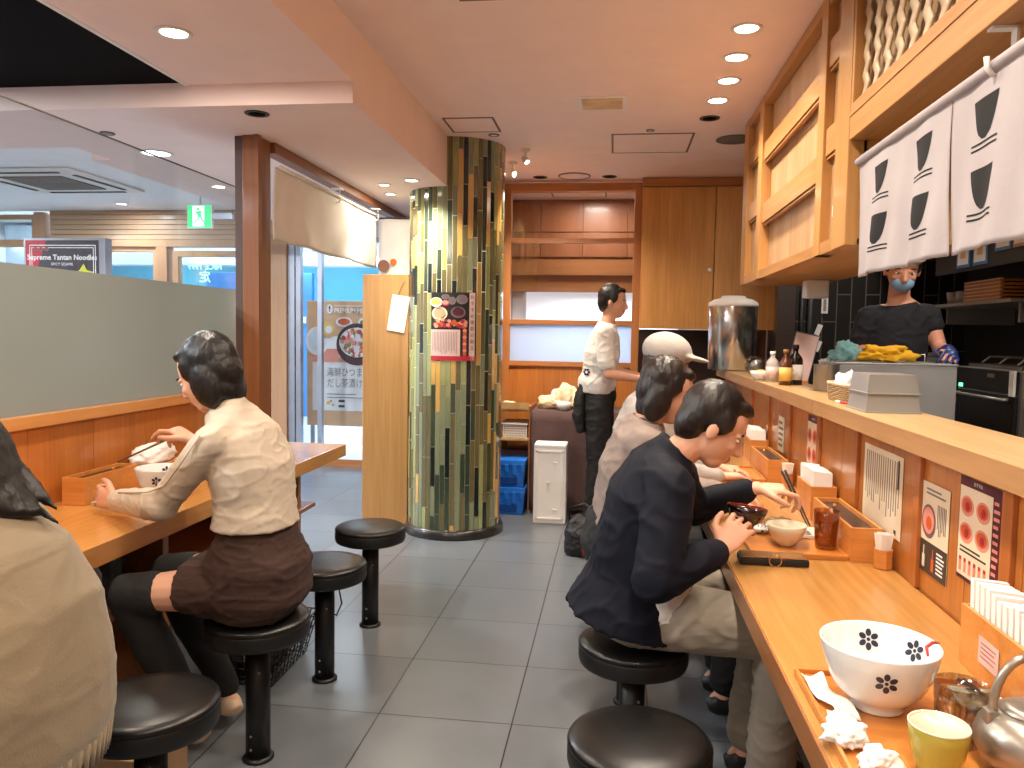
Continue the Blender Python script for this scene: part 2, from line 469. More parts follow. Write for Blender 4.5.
def dup(root, loc, label, rz=None):
    r = root.copy(); COL.objects.link(r); r.location = loc
    if rz is not None: r.rotation_euler = (0, 0, rz)
    r['label'] = label
    WM[r.name] = Matrix.Translation(V(loc)) @ r.rotation_euler.to_matrix().to_4x4()
    for ch in list(root.children):
        c = ch.copy(); COL.objects.link(c); c.parent = r
        for g in list(ch.children):
            d = g.copy(); COL.objects.link(d); d.parent = c
    return r

def organic(mb, name, parent=None, voxel=.006, smooth=4, fold=0, ff=8, stretch=(1, 1, 1), recolor=None, **kw):
    """union of overlapping closed shapes into one continuous surface"""
    me = mesh_of(mb, name)
    o = bpy.data.objects.new(name, me); COL.objects.link(o)
    r = o.modifiers.new('r', 'REMESH'); r.mode = 'VOXEL'; r.voxel_size = voxel; r.use_smooth_shade = True
    if smooth:
        s_ = o.modifiers.new('s', 'SMOOTH'); s_.factor = .5; s_.iterations = smooth
    dg = bpy.context.evaluated_depsgraph_get()
    me2 = bpy.data.meshes.new_from_object(o.evaluated_get(dg))
    o.modifiers.clear(); o.data = me2; bpy.data.meshes.remove(me); me2.name = name
    me2.materials.clear()
    for m in mb.mats: me2.materials.append(MATS[m])
    if fold:
        st = V(stretch); nn = [v.normal.copy() for v in me2.vertices]
        for v, n_ in zip(me2.vertices, nn):
            p = V((v.co.x*st.x, v.co.y*st.y, v.co.z*st.z))*ff
            q = V((p.x*.8+p.z*.5, p.y*.8-p.z*.3, p.z*1.5-p.x*.4)); a = .7*noise.noise(p) + .55*max(0, 1-abs(noise.noise(q*1.2+V((3, 7, 1))))*5)**1.5 + .3*max(0, 1-abs(noise.noise(q*2.3+V((9, 2, 5))))*6) - .15
            v.co += n_*fold*a
    me2.polygons.foreach_set('use_smooth', [True]*len(me2.polygons))
    if recolor:
        me2.materials.append(MATS[recolor[0]]); k = len(me2.materials)-1
        for p in me2.polygons:
            if recolor[1](p.center): p.material_index = k
    me2.update()
    place(o, parent, True, kw.pop('base', None))
    return setp(o, kw.get('label'), kw.get('cat'), kw.get('group'), kw.get('kind'))
# ------------------------------------------------------------------ setting
def S(name, *boxes, bev=0):
    mb = MB()
    for a, b, m in boxes: mb.box(a, b, m, bev)
    return struct(mb, name)
S('floor', ((-9, -3, -.1), (3, 7.78, 0), 'floor_tile'))
S('floor', ((-9, 7.78, -.1), (3, 14, 0), 'floor_mall'))
S('floor', ((.95, -3, 0), (2.6, 5.98, .12), 'darkwall'))
S('ceiling', ((-1.11, -3, 2.67), (2.6, 8.4, 2.75), 'ceil'))
S('ceiling', ((-1.84, -3, 2.44), (-1.11, 3.22, 2.75), 'ceil'))
mb = MB().prism([(-1.11, 3.22), (-1.11, 7.75), (-3.0, 7.75), (-3.0, 4.2), (-2.88, 4.2), (-2.88, 3.9), (-4.6, 3.9), (-4.6, 3.22)], 2.35, 2.75, 'ceil')
struct(mb, 'ceiling')
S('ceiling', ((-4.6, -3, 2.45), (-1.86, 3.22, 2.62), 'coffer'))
S('trim_1', ((-1.862, -3, 2.438), (-1.84, 3.22, 2.47), 'white'))
S('ceiling', ((-9, -3, 2.62), (-2.88, 7.75, 2.75), 'ceil_white'))
S('ceiling', ((-9, 7.85, 2.9), (3, 14, 3.0), 'ceil_white'))
S('wall_left', ((-9.1, -3, 0), (-9, 14, 3), 'ceil_white'))
S('wall_rear', ((-9, -3.1, 0), (2.6, -3, 2.75), 'ceil'))
S('wall_right', ((2.5, -3, .12), (2.6, 6.1, 2.67), 'darkwall'))
S('wall_mall', ((-9, 13, 0), (3, 13.1, 3), 'teal_wall'))
S('wall_mall', ((3, 7.8, 0), (3.1, 14, 3), 'ceil_white'))
# kitchen rear wall of black tiles, dark return beside it
S('wall_kitchen', ((1.32, 6.0, .12), (2.5, 6.1, 2.67), 'black_tile'))
S('wall_kitchen', ((1.19, 6.0, 0), (1.319, 6.1, 2.67), 'dark_brown'), ((1.312, 6.1, 0), (1.38, 6.98, 2.67), 'dark_brown'))
S('wall_recess', ((.2, 6.9, 0), (1.19, 6.98, 1.45), 'dark_brown'))
S('wall_back', ((-1.35, 8.3, 0), (2.6, 8.4, 2.67), 'ceil'))
S('wall_entrance', ((-1.35, 5.76, 0), (-1.0, 8.3, 2.67), 'wood_red'))
S('wall_store', ((1.2, 6.99, 0), (1.3, 8.3, 2.67), 'wood_red'))

# front wall onto the mall: slatted band, posts, glazing
mb = MB(); z = 2.315
while z < 2.6:
    mb.box((-6.0, 7.7, z), (-3.34, 7.75, min(z + .048, 2.618)), 'slat', .003); z += .052
mb.box((-6.0, 7.752, 2.3), (-3.34, 7.8, 2.618), 'wood_doorframe')
struct(mb, 'wall_front')
S('trim_2', ((-9, 7.68, 2.24), (-3.34, 7.8, 2.31), 'wood_doorframe'))
def framed(name, x0, x1, z0, z1, y=7.75, post=.05, mat='wood_doorframe', glass='glass_clear', extra=()):
    mb = MB().box((x0 - post, y - .04, z0), (x0, y + .04, z1), mat).box((x1, y - .04, z0), (x1 + post, y + .04, z1), mat)
    mb.box((x0, y - .04, z1 - post), (x1, y + .04, z1), mat).box((x0, y - .04, z0), (x1, y + .04, z0 + post), mat)
    for e in extra: mb.box(*e, mat)
    o = struct(mb, name)
    build(MB().box((x0, y - .004, z0 + post), (x1, y + .004, z1 - post), glass), 'glass_pane', o)
    return o
framed('window_2', -9 + .05, -6.22, 0, 2.58, post=.05)
framed('window_3', -6.0, -4.83, 0, 2.24)
S('trim_3', ((-6.17, 7.68, 0), (-6.05, 7.82, 2.6), 'wood_doorframe'))
S('trim_4', ((-4.78, 7.68, 0), (-4.66, 7.82, 2.239), 'wood_doorframe'))
framed('door_1', -4.55, -3.6, 0, 2.2, post=.06)
S('trim_5', ((-3.54, 7.66, 0), (-3.34, 7.84, 2.35), 'wood_doorframe'))
S('trim_6', ((-3.34, 7.7, 0), (-3.27, 7.8, 2.34), 'alu'))
d = framed('door_2', -3.21, -1.42, 0.0, 2.34, post=.05, mat='alu')
build(MB().box((-3.03, 7.715, .05), (-2.985, 7.785, 2.29), 'alu'), 'mullion', d)
build(MB().box((-3.24, 7.66, .0), (-1.42, 7.70, .07), 'wood_frame_x'), 'threshold', d)

# glass partition over the left bench wall
mb = MB()
y = -1.0
while y < 4.2:
    mb.box((-2.075, y, 0), (-2.05, min(y + .347, 4.25), 1.035), 'wood_panel_left', .002); y += .35
mb.box((-2.13, -1, 0), (-2.078, 4.25, 1.035), 'wood_panel_left')
struct(mb, 'wall_bench')
win = S('window_1', ((-2.13, -1, 1.036), (-2.03, 4.25, 1.078), 'wood_rail'))
build(MB().box((-2.085, -1, 1.078), (-2.077, 4.25, 1.612), 'frost'), 'frosted_pane', win, label='frosted lower band of the glass')
build(MB().box((-2.085, -1, 1.613), (-2.077, 4.25, 2.172), 'glass_clear'), 'clear_pane', win)
build(MB().box((-2.086, -1, 2.172), (-2.076, 4.25, 2.176), 'hatchline'), 'edge_strip', win)
mb = MB().box((-1.84, 3.70, 0), (-1.765, 3.86, 2.35), 'wood_post', .004)
mb.box((-1.775, 3.69, 0), (-1.752, 3.725, 2.35), 'wood_post')
struct(mb, 'trim_7')
S('trim_8', ((-1.888, 3.72, 0), (-1.842, 3.84, 2.35), 'channel'))
S('trim_9', ((-1.81, 3.862, 2.295), (-1.74, 6.6, 2.349), 'wood_post'))
S('trim_10', ((-1.84, 6.6, 0), (-1.70, 6.72, 2.35), 'wood_post'))

# partition frame at the back with glass, boards behind
mb = MB()
fy0, fy1 = 6.56, 6.64
for a, b in ((( -.94, fy0, 0), (-.88, fy1, 2.65)), ((.14, fy0, 0), (.2, fy1, 2.65))): mb.box(a, b, 'wood_frame', .003)
for z0, z1 in ((2.58, 2.65), (2.155, 2.195), (1.475, 1.515), (1.125, 1.165)): mb.box((-.88, fy0, z0), (.14, fy1, z1), 'wood_frame_x', .002)
mb.box((-.88, 6.585, 0), (.14, 6.615, 1.125), 'wood_panel')
fr = struct(mb, 'window_4')
build(MB().box((-.88, 6.597, 2.195), (.14, 6.603, 2.58), 'glass_clear').box((-.88, 6.597, 1.515), (.14, 6.603, 2.155), 'glass_clear'), 'glass_pane', fr)
build(MB().box((-.88, 6.595, 1.165), (.14, 6.605, 1.475), 'frost_blue'), 'frosted_pane', fr, label='pale blue frosted lower pane')
S('window_5', ((-.86, 7.60, 1.45), (.6, 7.62, 1.80), 'pane_glow_white'))  # pane itself glows, standing in for a bright room behind it
S('wall_store', ((-1.0, 7.63, 0), (1.2, 7.7, 1.9), 'ceil_white'))
mb = MB()   # red wood cupboards behind the glass
xs = [-1.0, -.72, -.32, .1, .52, .94, 1.19]
for i in range(6):
    for z0, z1 in ((2.13, 2.36), (2.365, 2.66)):
        mb.box((xs[i] + .003, 7.48, z0), (xs[i+1] - .003, 7.50, z1 - .004), 'wood_red', .002)
mb.box((-1.0, 7.502, 2.12), (1.19, 7.9, 2.665), 'wood_red')
o = build(mb, 'storage_cupboard', label='reddish wood overhead cupboards behind the glazed partition', cat='cupboard')
mb = MB().box((-1.0, 7.5, 1.80), (1.19, 7.62, 1.955), 'wood_red_h', .002).box((-1.0, 7.46, 1.955), (1.19, 7.62, 1.975), 'wood_red_h').box((-1.0, 7.5, 1.975), (1.19, 7.62, 2.118), 'wood_red_h', .002)
build(mb, 'wall_shelf', label='horizontal grained boards and narrow ledge under the reddish cupboards', cat='shelf')

# wardrobe doors at the back
t = thing('wardrobe', (.75, 6.7, 1.45), 'tall brown oak cupboard with two plain doors on the back wall', 'cupboard')
build(MB().box((.2, 6.52, 1.46), (1.31 - .125, 6.9, 2.6), 'wood_wardrobe').box((1.185, 6.52, 1.46), (1.31, 5.99 + .55, 2.6), 'wood_wardrobe'), 'body', t)
for a, b in ((.205, .778), (.786, 1.305)):
    dd = build(MB().box((a, 6.495, 1.455), (b, 6.518, 2.598), 'wood_wardrobe', .002), 'door', t)
    kx = b - .03 if a < .5 else a + .27
    build(MB().lathe([(0, -.03), (.012, -.028), (.018, -.02), (.018, -.01), (.006, -.004), (.006, 0)], 'porcelain', (kx, 6.495, 1.93), 16, 'y'), 'knob', dd)
build(MB().box((.2, 6.47, 2.6), (1.31, 6.9, 2.668), 'wood_frame_x', .002), 'cornice', t)

# ------------------------------------------------------------------ column
cx, cy, cr = -1.105, 5.40, .323
t = thing('tiled_column', (cx, cy, 0), 'round column clad in thin green, black and yellow strip tiles', 'column')
build(MB().lathe([(cr + .0035, 0), (cr + .0035, 2.7)], 'grout', (cx, cy, 0), 64), 'core', t)
mb = MB(); rnd = random.Random(3); N = 60
for i in range(N):
    a0 = 2*pi*i/N + .007; a1 = 2*pi*(i+1)/N - .007
    z = .06 - rnd.random()*.25; prev = None
    while z < 2.68:
        h = rnd.choice((.2, .27, .34, .42)); z0, z1 = max(z, .06), min(z + h, 2.69)
        k = rnd.choices(('t1', 't2', 't3', 't4', 't5', 't6'), (14, 26, 15, 17, 13, 15))[0]
        if z1 - z0 > .02:
            A = [(a0, cr - .004), (a1, cr - .004), (a1, cr + .006), (a0, cr + .006)]
            B = [(cx + r*cos(a), cy + r*sin(a)) for a, r in A]
            mb.prism(B, z0 + .003, z1 - .003, k)
        z += h
build(mb, 'tile_cladding', t)
build(MB().lathe([(cr + .03, 0), (cr + .03, .035), (cr + .022, .045), (cr + .02, .062), (cr - .01, .066)], 'plinth', (cx, cy, 0), 64), 'plinth', t)

# ------------------------------------------------------------------ counters
mb = MB().box((.35, -.6, .685), (.815, 5.0, .74), 'wood_counter', .004)
mb.box((.346, -.6, .68), (.3505, 5.0, .736), 'wood_edge')
t = thing('dining_counter', (.6, 2.2, 0), 'long glossy light wood counter along the right wall', 'counter')
build(mb, 'counter_top', t)
build(MB().box((.62, -.55, .0), (.66, -.5, .684), 'wood_edge'), 'bracket', t)
for yy in (1.4, 3.2, 4.9): build(MB().prism([(.62, yy), (.815, yy), (.815, yy + .035), (.62, yy + .035)], .55, .684, 'wood_edge'), 'bracket', t)
# low wall behind the counter: boards and battens
mb = MB()
y = -.6; k = 0
while y < 5.9:
    mb.box((.82, y + .0015, 0), (.835, y + .2485, 1.108), 'wood_panel', .0015); y += .25
mb.box((.835, -.6, 0), (.95, 5.95, 1.108), 'wood_panel')
for yy in (.72, 1.22, 1.70, 2.18, 2.72, 3.2, 3.72, 4.22, 4.72):
    mb.box((.808, yy - .022, .741), (.82, yy + .022, 1.108), 'wood_batten', .002)
struct(mb, 'wall_counter')
for y0, y1, lab in ((-.6, 3.097, 'near length of thick pale wood serving ledge above the posters'), (3.1, 5.95, 'far length of pale wood serving ledge with basket and bottles')):
    mb = MB().box((.762, y0, 1.11), (.997, y1, 1.165), 'wood_shelf', .003).box((.7595, y0 + .001, 1.111), (.7625, y1 - .001, 1.1635), 'ledge_edge')
    build(mb, 'serving_ledge', label=lab, cat='ledge', group=None)
# left table
t = thing('dining_table', (-1.8, 2.0, 0), 'long glossy wood table built along the left bench wall', 'table')
build(MB().box((-2.045, -.6, .672), (-1.53, 4.34, .74), 'wood_table', .003), 'table_top', t)
build(MB().box((-2.045, -.6, .40), (-1.66, 4.2, .425), 'wood_edge', .003), 'under_shelf', t)
for yy in (.5, 2.72, 4.0): build(MB().box((-2.045, yy, 0), (-1.68, yy + .04, .672), 'wood_edge', .003), 'support_panel', t)

# ------------------------------------------------------------------ wall cabinets over the counter
X = .75
t = thing('wall_cabinet', (.98, 3.8, 1.71), 'tall light wood sliding-door cabinet hung above the counter', 'cabinet')
build(MB().box((.79, 2.74, 1.712), (1.2, 4.92, 1.73), 'cab_rail').box((.812, 2.76, 1.73), (.82, 4.9, 2.668), 'lattice_back').box((.80, 4.9, 1.73), (1.2, 4.92, 2.668), 'cab_frame')
      .box((.80, 2.74, 1.73), (1.2, 2.76, 2.668), 'cab_frame').box((1.18, 2.76, 1.73), (1.2, 4.9, 2.668), 'cab_frame'), 'body', t)
mb = MB()
for y0, y1 in ((2.74, 2.90), (3.07, 3.16), (4.32, 4.43), (4.77, 4.92)): mb.box((X, y0, 1.71), (.812, y1, 2.668), 'cab_frame', .003)
mb.box((X + .004, 2.9, 1.71), (.812, 4.77, 1.755), 'cab_rail').box((X + .004, 2.9, 2.62), (.812, 4.77, 2.668), 'cab_rail')
build(mb, 'face_frame', t)
for y0, y1, rails in ((2.902, 3.068, ((2.07, 2.17), (2.39, 2.49))), (3.162, 4.318, ((2.0, 2.10), (2.33, 2.42))), (4.432, 4.768, ((2.07, 2.17), (2.39, 2.49)))):
    mb = MB(); y = y0; xp = .785 if y1 - y0 < .6 else .799
    while y < y1 - .001:
        w = min(.13, y1 - y); mb.box((xp, y, 1.756), (xp + .01, y + w - .001, 2.619), 'cab_panel', .001); y += w
    for z0, z1 in rails: mb.box((.760, y0, z0), (xp - .0005, y1, z1), 'cab_rail', .002); mb.box((.766, y0, z0 - .012), (.78, y1, z0 - .004), 'cab_rail')
    dd = build(mb, 'sliding_door', t)
    if y1 - y0 < .6: build(MB().box((.757, y0 + .01, 1.83), (.784, y0 + .035, 1.87), 'white', .003), 'latch', dd)
t = thing('lattice_cabinet', (1.0, 1.2, 2.05), 'wooden overhead box with wavy slatted openings above the white curtain', 'cabinet')
build(MB().box((.80, -.6, 2.052), (1.25, 2.735, 2.07), 'cab_rail').box((.80, -.6, 2.07), (.805, 2.735, 2.668), 'lattice_back').box((.80, -.6, 2.07), (1.25, -.58, 2.668), 'cab_frame').box((1.2, -.58, 2.07), (1.25, 2.735, 2.668), 'cab_frame'), 'body', t)
mb = MB().box((X, -.6, 2.05), (.80, 2.735, 2.165), 'cab_rail', .003).box((X, -.6, 2.62), (.80, 2.735, 2.668), 'cab_rail', .003).box((X + .004, -.6, 2.125), (X - .003, 2.735, 2.135), 'cab_rail')
for y0, y1 in ((2.715, 2.735), (1.78, 1.92), (.95, 1.07), (.1, .22)): mb.box((X + .001, y0, 2.165), (.80, y1, 2.62), 'cab_frame', .003)
build(mb, 'face_frame', t)
mb = MB()
for a, b in ((1.92, 2.715), (1.07, 1.78), (.22, .95)):
    n = int(round((b - a)/.095))
    for i in range(n):
        yc = a + (i + .5)*(b - a)/n
        def f(u, v, yc=yc):
            z = 2.165 + v*.455; ph = (z/.068) % 1; zig = (abs(ph*2 - 1) - .5)*2
            return (.779, yc + (u - .5)*.048 + .014*zig, z)
        mb.grid(f, 2, 64, 'lattice', .006)
build(mb, 'wavy_lattice', t)
# ------------------------------------------------------------------ curtains
def ncx(y, z, x0=.778, top=1.965):    # right curtain surface
    k = min(1, (top - z)/.37 + .1)
    return x0 + .011*k*sin(y*17) + .006*k*sin(y*41 + z*9) + .012*k*noise.noise(V((y*5, z*5, 3)))
t = thing('shop_curtain', (.778, 1.8, 1.6), 'white short curtain printed with black rice bowls under the overhead box', 'curtain')
build(MB().lathe([(.014, .2), (.014, 2.715)], 'noren_white', (.778, 0, 1.975), 16, 'y'), 'rod', t)
mb = MB()
for a, b in ((.3, .60), (.605, 1.30), (1.305, 1.99), (1.995, 2.705)):
    mb.grid(lambda u, v: (ncx(a + (b-a)*u, 1.6 + .372*v) - (.004*(1 - v) if u < .02 else 0), a + (b-a)*u, 1.6 + .372*v), 48, 30, 'noren_white', .0015)
def bowlprint(yc, zc, w, h):
    def f(u, v):
        ww = w*(.14 + .86*max(0, min(1, (v - .04)*1.08))**.45); y = yc + (u - .5)*ww; z = zc + (v - .35)*h
        return (ncx(y, z) - .0022, y, z)
    mb.grid(f, 8, 8, 'noren_print')
    for k in range(2):
        def g(u, v, k=k):
            y = yc + (u - .5)*w*1.15; z = zc - h*(.46 + .13*k) + v*h*.05 + .0015*sin(u*7)
            return (ncx(y, z) - .0022, y, z)
        mb.grid(g, 10, 1, 'noren_print')
for yc in (2.48, 2.16, 1.82, 1.47, 1.12, .77, .44):
    for zc in (1.865, 1.715): bowlprint(yc, zc, .118, .088)
build(mb, 'cloth', t)
for yy in (1.78, .8):
    mb = MB().box((.758, yy - .012, 2.044), (.812, yy + .012, 2.0495), 'white').box((.806, yy - .012, 1.99), (.812, yy + .012, 2.047), 'white')
    mb.tube([(.809, yy, 2.0), (.808, yy, 1.968), (.792, yy, 1.952), (.768, yy, 1.953), (.757, yy, 1.968), (.755, yy, 1.99)], .006, 'white')
    build(mb, 'curtain_hook', t)
def lcx(y, z): return -1.72 + .012*sin(y*9 + z*4)*(2.25 - z)/.4 + .02*noise.noise(V((y*4, z*5, 1)))*(2.3 - z)/.4
t = thing('shop_curtain', (-1.72, 4.7, 1.85), 'plain cream curtain hanging under the wooden beam at the entrance', 'curtain')
build(MB().grid(lambda u, v: (lcx(3.82 + 1.68*u, 1.85 + .37*v), 3.82 + 1.68*u, 1.85 + .37*v), 50, 16, 'noren_cream', .002), 'cloth', t)
build(MB().lathe([(.010, 3.865), (.010, 5.52)], 'white', (-1.715, 0, 2.225), 12, 'y'), 'rod', t)
for yy in (4.68, 5.46):
    mb = MB().tube([(-1.70, yy, 2.27), (-1.695, yy, 2.262), (-1.69, yy, 2.2), (-1.70, yy, 2.185), (-1.72, yy, 2.183), (-1.735, yy, 2.2)], .005, 'white').box((-1.74, yy - .03, 2.262), (-1.68, yy + .03, 2.268), 'white')
    build(mb, 'curtain_hook', t)
t = thing('hanging_banner', (-1.47, 5.78, 1.7), 'off-white hanging cloth with an orange dot beside the tiled column', 'banner')
build(MB().grid(lambda u, v: (-1.775 + .40*u, 5.74 + .006*sin(u*9 + v*3), 1.72 + .52*v), 12, 12, 'noren_cream', .002), 'cloth', t)
build(MB().cyl((-1.655, 0, 1.915), .024, 5.722, 5.728, 'orange', 24, 'y'), 'printed_dot', t, label='orange printed dot')
build(MB().cyl((-1.73, 0, 1.885), .045, 5.722, 5.727, 'brown_dot', 28, 'y'), 'printed_dot', t, label='large brown printed dot')
build(MB().lathe([(.007, -1.79), (.007, -1.36)], 'gp', (0, 5.74, 2.24), 10, 'x'), 'rod', t)
t = thing('partition_board', (-1.58, 5.3, 0), 'tall plain oak board standing between the entrance and the tiled column', 'board')
build(MB().box((-1.745, 5.28, .02), (-1.415, 5.31, 1.79), 'wood_board', .006), 'panel', t)
build(MB().box((-1.745, 5.2, 0), (-1.43, 5.25 + .14, .02), 'wood_board'), 'foot', t)
mb = MB(); mb.M = Matrix.Translation((-1.485, 5.272, 1.53)) @ Matrix.Rotation(radians(9), 4, 'Y')
mb.box((-.062, -.001, -.135), (.062, .001, .115), 'paper'); mb.M = Matrix.Identity(4)
t = thing('paper_sheet', (-1.485, 5.272, 1.4), 'white paper sheet hanging on a string from the oak board', 'paper')
build(mb, 'sheet', t)
build(MB().tube([(-1.49, 5.272, 1.64), (-1.455, 5.272, 1.73), (-1.435, 5.275, 1.74)], .0015, 'gp', 5), 'string', t)

# ------------------------------------------------------------------ ceiling fittings
def downlight(x, y, z, lab, on='lamp', r=.05, grp='round recessed ceiling lights'):
    t = thing('downlight', (x, y, z), lab, 'ceiling light', None)
    build(MB().lathe([(r + .014, -.001), (r + .013, -.005), (r, -.006), (r - .004, -.001)], 'white' if on != 'blackhole' else 'gp', (x, y, z), 28), 'trim_ring', t)
    build(MB().lathe([(r - .003, -.0022), (r - .003, -.0008), (0.0, -.0006)][:2] if False else [(0, -.0035), (r - .004, -.0035), (r - .004, -.001), (0, -.001)], on, (x, y, z), 24), 'lens', t)
    return t
L = [(.51, 3.4, 'lit ceiling downlight nearest the camera above the counter'), (.52, 3.74, 'second lit downlight in the row over the counter'),
     (.53, 4.07, 'third lit downlight in the row over the counter'), (.52, 4.4, 'farthest lit downlight in the row over the counter')]
for x, y, l in L: downlight(x, y, 2.67, l)
downlight(.52, 4.75, 2.67, 'dark unlit recessed hole at the far end of the counter downlights', 'blackhole', .045)
for x, l in ((-.63, 'dark recessed hole left of the flat disc near the back partition'), (-.07, 'dark recessed hole right of the flat disc near the back partition')): downlight(x, 6.42, 2.67, l, 'blackhole', .045)
downlight(-1.57, 2.65, 2.44, 'lit downlight in the raised ceiling bay at upper left')
downlight(-1.59, 3.34, 2.35, 'black unlit hole in the lowered ceiling above the wooden post', 'blackhole', .04)
downlight(-2.51, 4.05, 2.35, 'wide cool lit downlight above the glass partition', 'lamp_cool', .075)
downlight(-1.51, 5.0, 2.35, 'small lit downlight before the tiled column, nearer of a pair', 'lamp', .032)
downlight(-1.57, 5.34, 2.35, 'small lit downlight before the tiled column, farther of a pair', 'lamp', .032)
downlight(-3.55, 5.0, 2.62, 'cool lit downlight in the left room ceiling nearer the camera', 'lamp_cool', .06)
downlight(-4.9, 7.3, 2.62, 'cool lit downlight close to the slatted wall band', 'lamp_cool', .05)
downlight(-6.6, 5.6, 2.62, 'cool lit downlight at far left of the neighbouring room', 'lamp_cool', .05)
def flat(name, x0, y0, x1, y1, z, lab, cat, body, edge, w=.02, slots=0, inset=None):
    t = thing(name, ((x0+x1)/2, (y0+y1)/2, z), lab, cat)
    mb = MB().box((x0, y0, z - .004), (x1, y0 + w, z - .0002), edge).box((x0, y1 - w, z - .004), (x1, y1, z - .0002), edge)
    mb.box((x0, y0 + w, z - .004), (x0 + w, y1 - w, z - .0002), edge).box((x1 - w, y0 + w, z - .004), (x1, y1 - w, z - .0002), edge)
    build(mb, 'frame', t)
    build(MB().box((x0 + w, y0 + w, z - .003), (x1 - w, y1 - w, z - .0005), body), 'panel', t)
    if slots:
        mb = MB()
        for i in range(slots):
            yy = y0 + w + (i + .5)*(y1 - y0 - 2*w)/slots; mb.box((x0 + w, yy - .004, z - .009), (x1 - w, yy + .004, z - .003), inset)
        build(mb, 'slats', t)
flat('air_vent', -.235, 4.28, .04, 4.54, 2.67, 'beige slatted air vent in the middle of the ceiling', 'vent', 'p_cream', 'white', .026, 9, 'bread')
flat('access_hatch', -.05, 5.08, .47, 5.6, 2.67, 'large square ceiling access hatch near the back cupboard', 'hatch', 'ceil', 'hatchline', .013)
flat('access_hatch', -1.05, 4.64, -.74, 4.97, 2.67, 'small ceiling access hatch just before the tiled column', 'hatch', 'ceil', 'hatchline', .013)
flat('access_hatch', -.62, 2.75, -.42, 3.03, 2.67, 'ceiling hatch at the top edge of the photo', 'hatch', 'ceil', 'hatchline', .013)
flat('access_hatch', -.6, 6.95, -.1, 7.35, 2.67, 'ceiling hatch beyond the glazed partition', 'hatch', 'ceil', 'hatchline', .013)
def disc_thing(name, x, y, z, r, mat, lab, cat, rim='hatchline'):
    t = thing(name, (x, y, z), lab, cat)
    build(MB().lathe([(r, -.0005), (r, -.006), (r - .008, -.007), (r - .01, -.004)], rim, (x, y, z), 32), 'rim', t)
    build(MB().lathe([(0, -.005), (r - .012, -.005), (r - .01, -.0006), (0, -.0006)], mat, (x, y, z), 32), 'grille', t)
disc_thing('ceiling_speaker', .74, 5.26, 2.67, .12, 'text_grey', 'round grey ceiling speaker beside the tall cabinet', 'speaker')
disc_thing('ceiling_speaker', -.35, 6.38, 2.67, .13, 'ceil', 'round white ceiling grille before the back partition', 'speaker')
disc_thing('smoke_sensor', .19, 5.0, 2.67, .025, 'white', 'tiny round sensor beside the large ceiling hatch', 'sensor')
disc_thing('smoke_sensor', -.80, 5.05, 2.67, .035, 'white', 'small round sensor touching the top of the tiled column', 'sensor')
disc_thing('sprinkler_head', -2.5, 3.62, 2.3505, .035, 'steel_dark', 'small sprinkler head in the lowered ceiling above the glass', 'sprinkler')
def spot(x, y, z, d, lab, k=.7):
    t = thing('track_spotlight', (x, y, z), lab, 'spotlight')
    build(MB().cyl((x, y, z - .02), .03, 0, .0195, 'white', 20), 'base', t)
    d = V(d).normalized(); p = V((x, y, z - .075))
    build(MB().tube([(x, y, z - .02), p], .006, 'white'), 'stem', t)
    q = d.to_track_quat('Z', 'Y').to_matrix().to_4x4()
    mb = MB(); mb.M = Matrix.Translation(p) @ q
    build(mb.lathe([(.0, -.045*k), (.022*k, -.04*k), (.03*k, -.02*k), (.032*k, .045*k), (.028*k, .046*k), (.026*k, .03*k)], 'white', n=20), 'head', t)
    mb = MB(); mb.M = Matrix.Translation(p) @ q
    build(mb.lathe([(0, .028*k), (.0255*k, .028*k), (.0255*k, .031*k), (0, .031*k)], 'lamp', n=20), 'lens', t)
spot(-.64, 5.45, 2.67, (.5, -.5, -.7), 'white spotlight on the ceiling right of the column, nearer one')
spot(-.78, 5.85, 2.67, (.5, -.4, -.6), 'white spotlight on the ceiling right of the column, farther one')
downlight(-1.29, 4.86, 2.35, 'bright adjustable downlight touching the soffit edge before the tiled column', 'lamp', .04)

# cassette air conditioner in the left room
t = thing('air_conditioner', (-4.7, 6.1, 2.62), 'square ceiling cassette air conditioner with dark louvre slots', 'air conditioner')
build(MB().box((-5.2, 5.6, 2.595), (-4.2, 6.6, 2.6195), 'white', .02), 'panel', t)
mb = MB()
for a, b in (((-5.06, 5.66), (-4.34, 5.70)), ((-5.06, 6.50), (-4.34, 6.54)), ((-5.14, 5.78), (-5.10, 6.42)), ((-4.30, 5.78), (-4.26, 6.42))): mb.box((a[0], a[1], 2.588), (b[0], b[1], 2.5945), 'gp', .003)
build(mb, 'louvre', t)
build(MB().box((-4.98, 5.82, 2.586), (-4.42, 6.38, 2.5945), 'text_grey', .004), 'intake_grille', t)

# exit sign
t = thing('exit_sign', (-3.63, 6.5, 2.27), 'green and white running figure exit sign hanging from the ceiling', 'sign')
build(MB().box((-3.745, 6.5, 2.27), (-3.515, 6.54, 2.475), 'white', .004), 'case', t)
mb = MB(); mb.M = Matrix.Translation((-3.63, 6.4985, 2.3725)) @ Matrix.Rotation(radians(90), 4, 'X')
mb.rect(-.11, -.097, .11, .097, 'exit_green'); mb.rect(-.062, -.085, .045, .09, 'exit_white', .0006)
g = 'exit_green'; zz = .0012
mb.disc((-.01, .065), .014, g, zz)
mb.prism([(-.03, .045), (.012, .05), (.02, .0), (-.012, -.008)], zz, zz + .0005, g)
mb.prism([(-.03, .045), (-.045, .01), (-.038, .006), (-.02, .035)], zz, zz + .0005, g)
mb.prism([(.012, .05), (.042, .03), (.038, .022), (.012, .036)], zz, zz + .0005, g)
mb.prism([(-.012, -.004), (.004, -.004), (-.02, -.04), (-.05, -.066), (-.058, -.056), (-.03, -.034)], zz, zz + .0005, g)
mb.prism([(.0, .0), (.02, .003), (.034, -.03), (.066, -.05), (.06, -.06), (.022, -.04)], zz, zz + .0005, g)
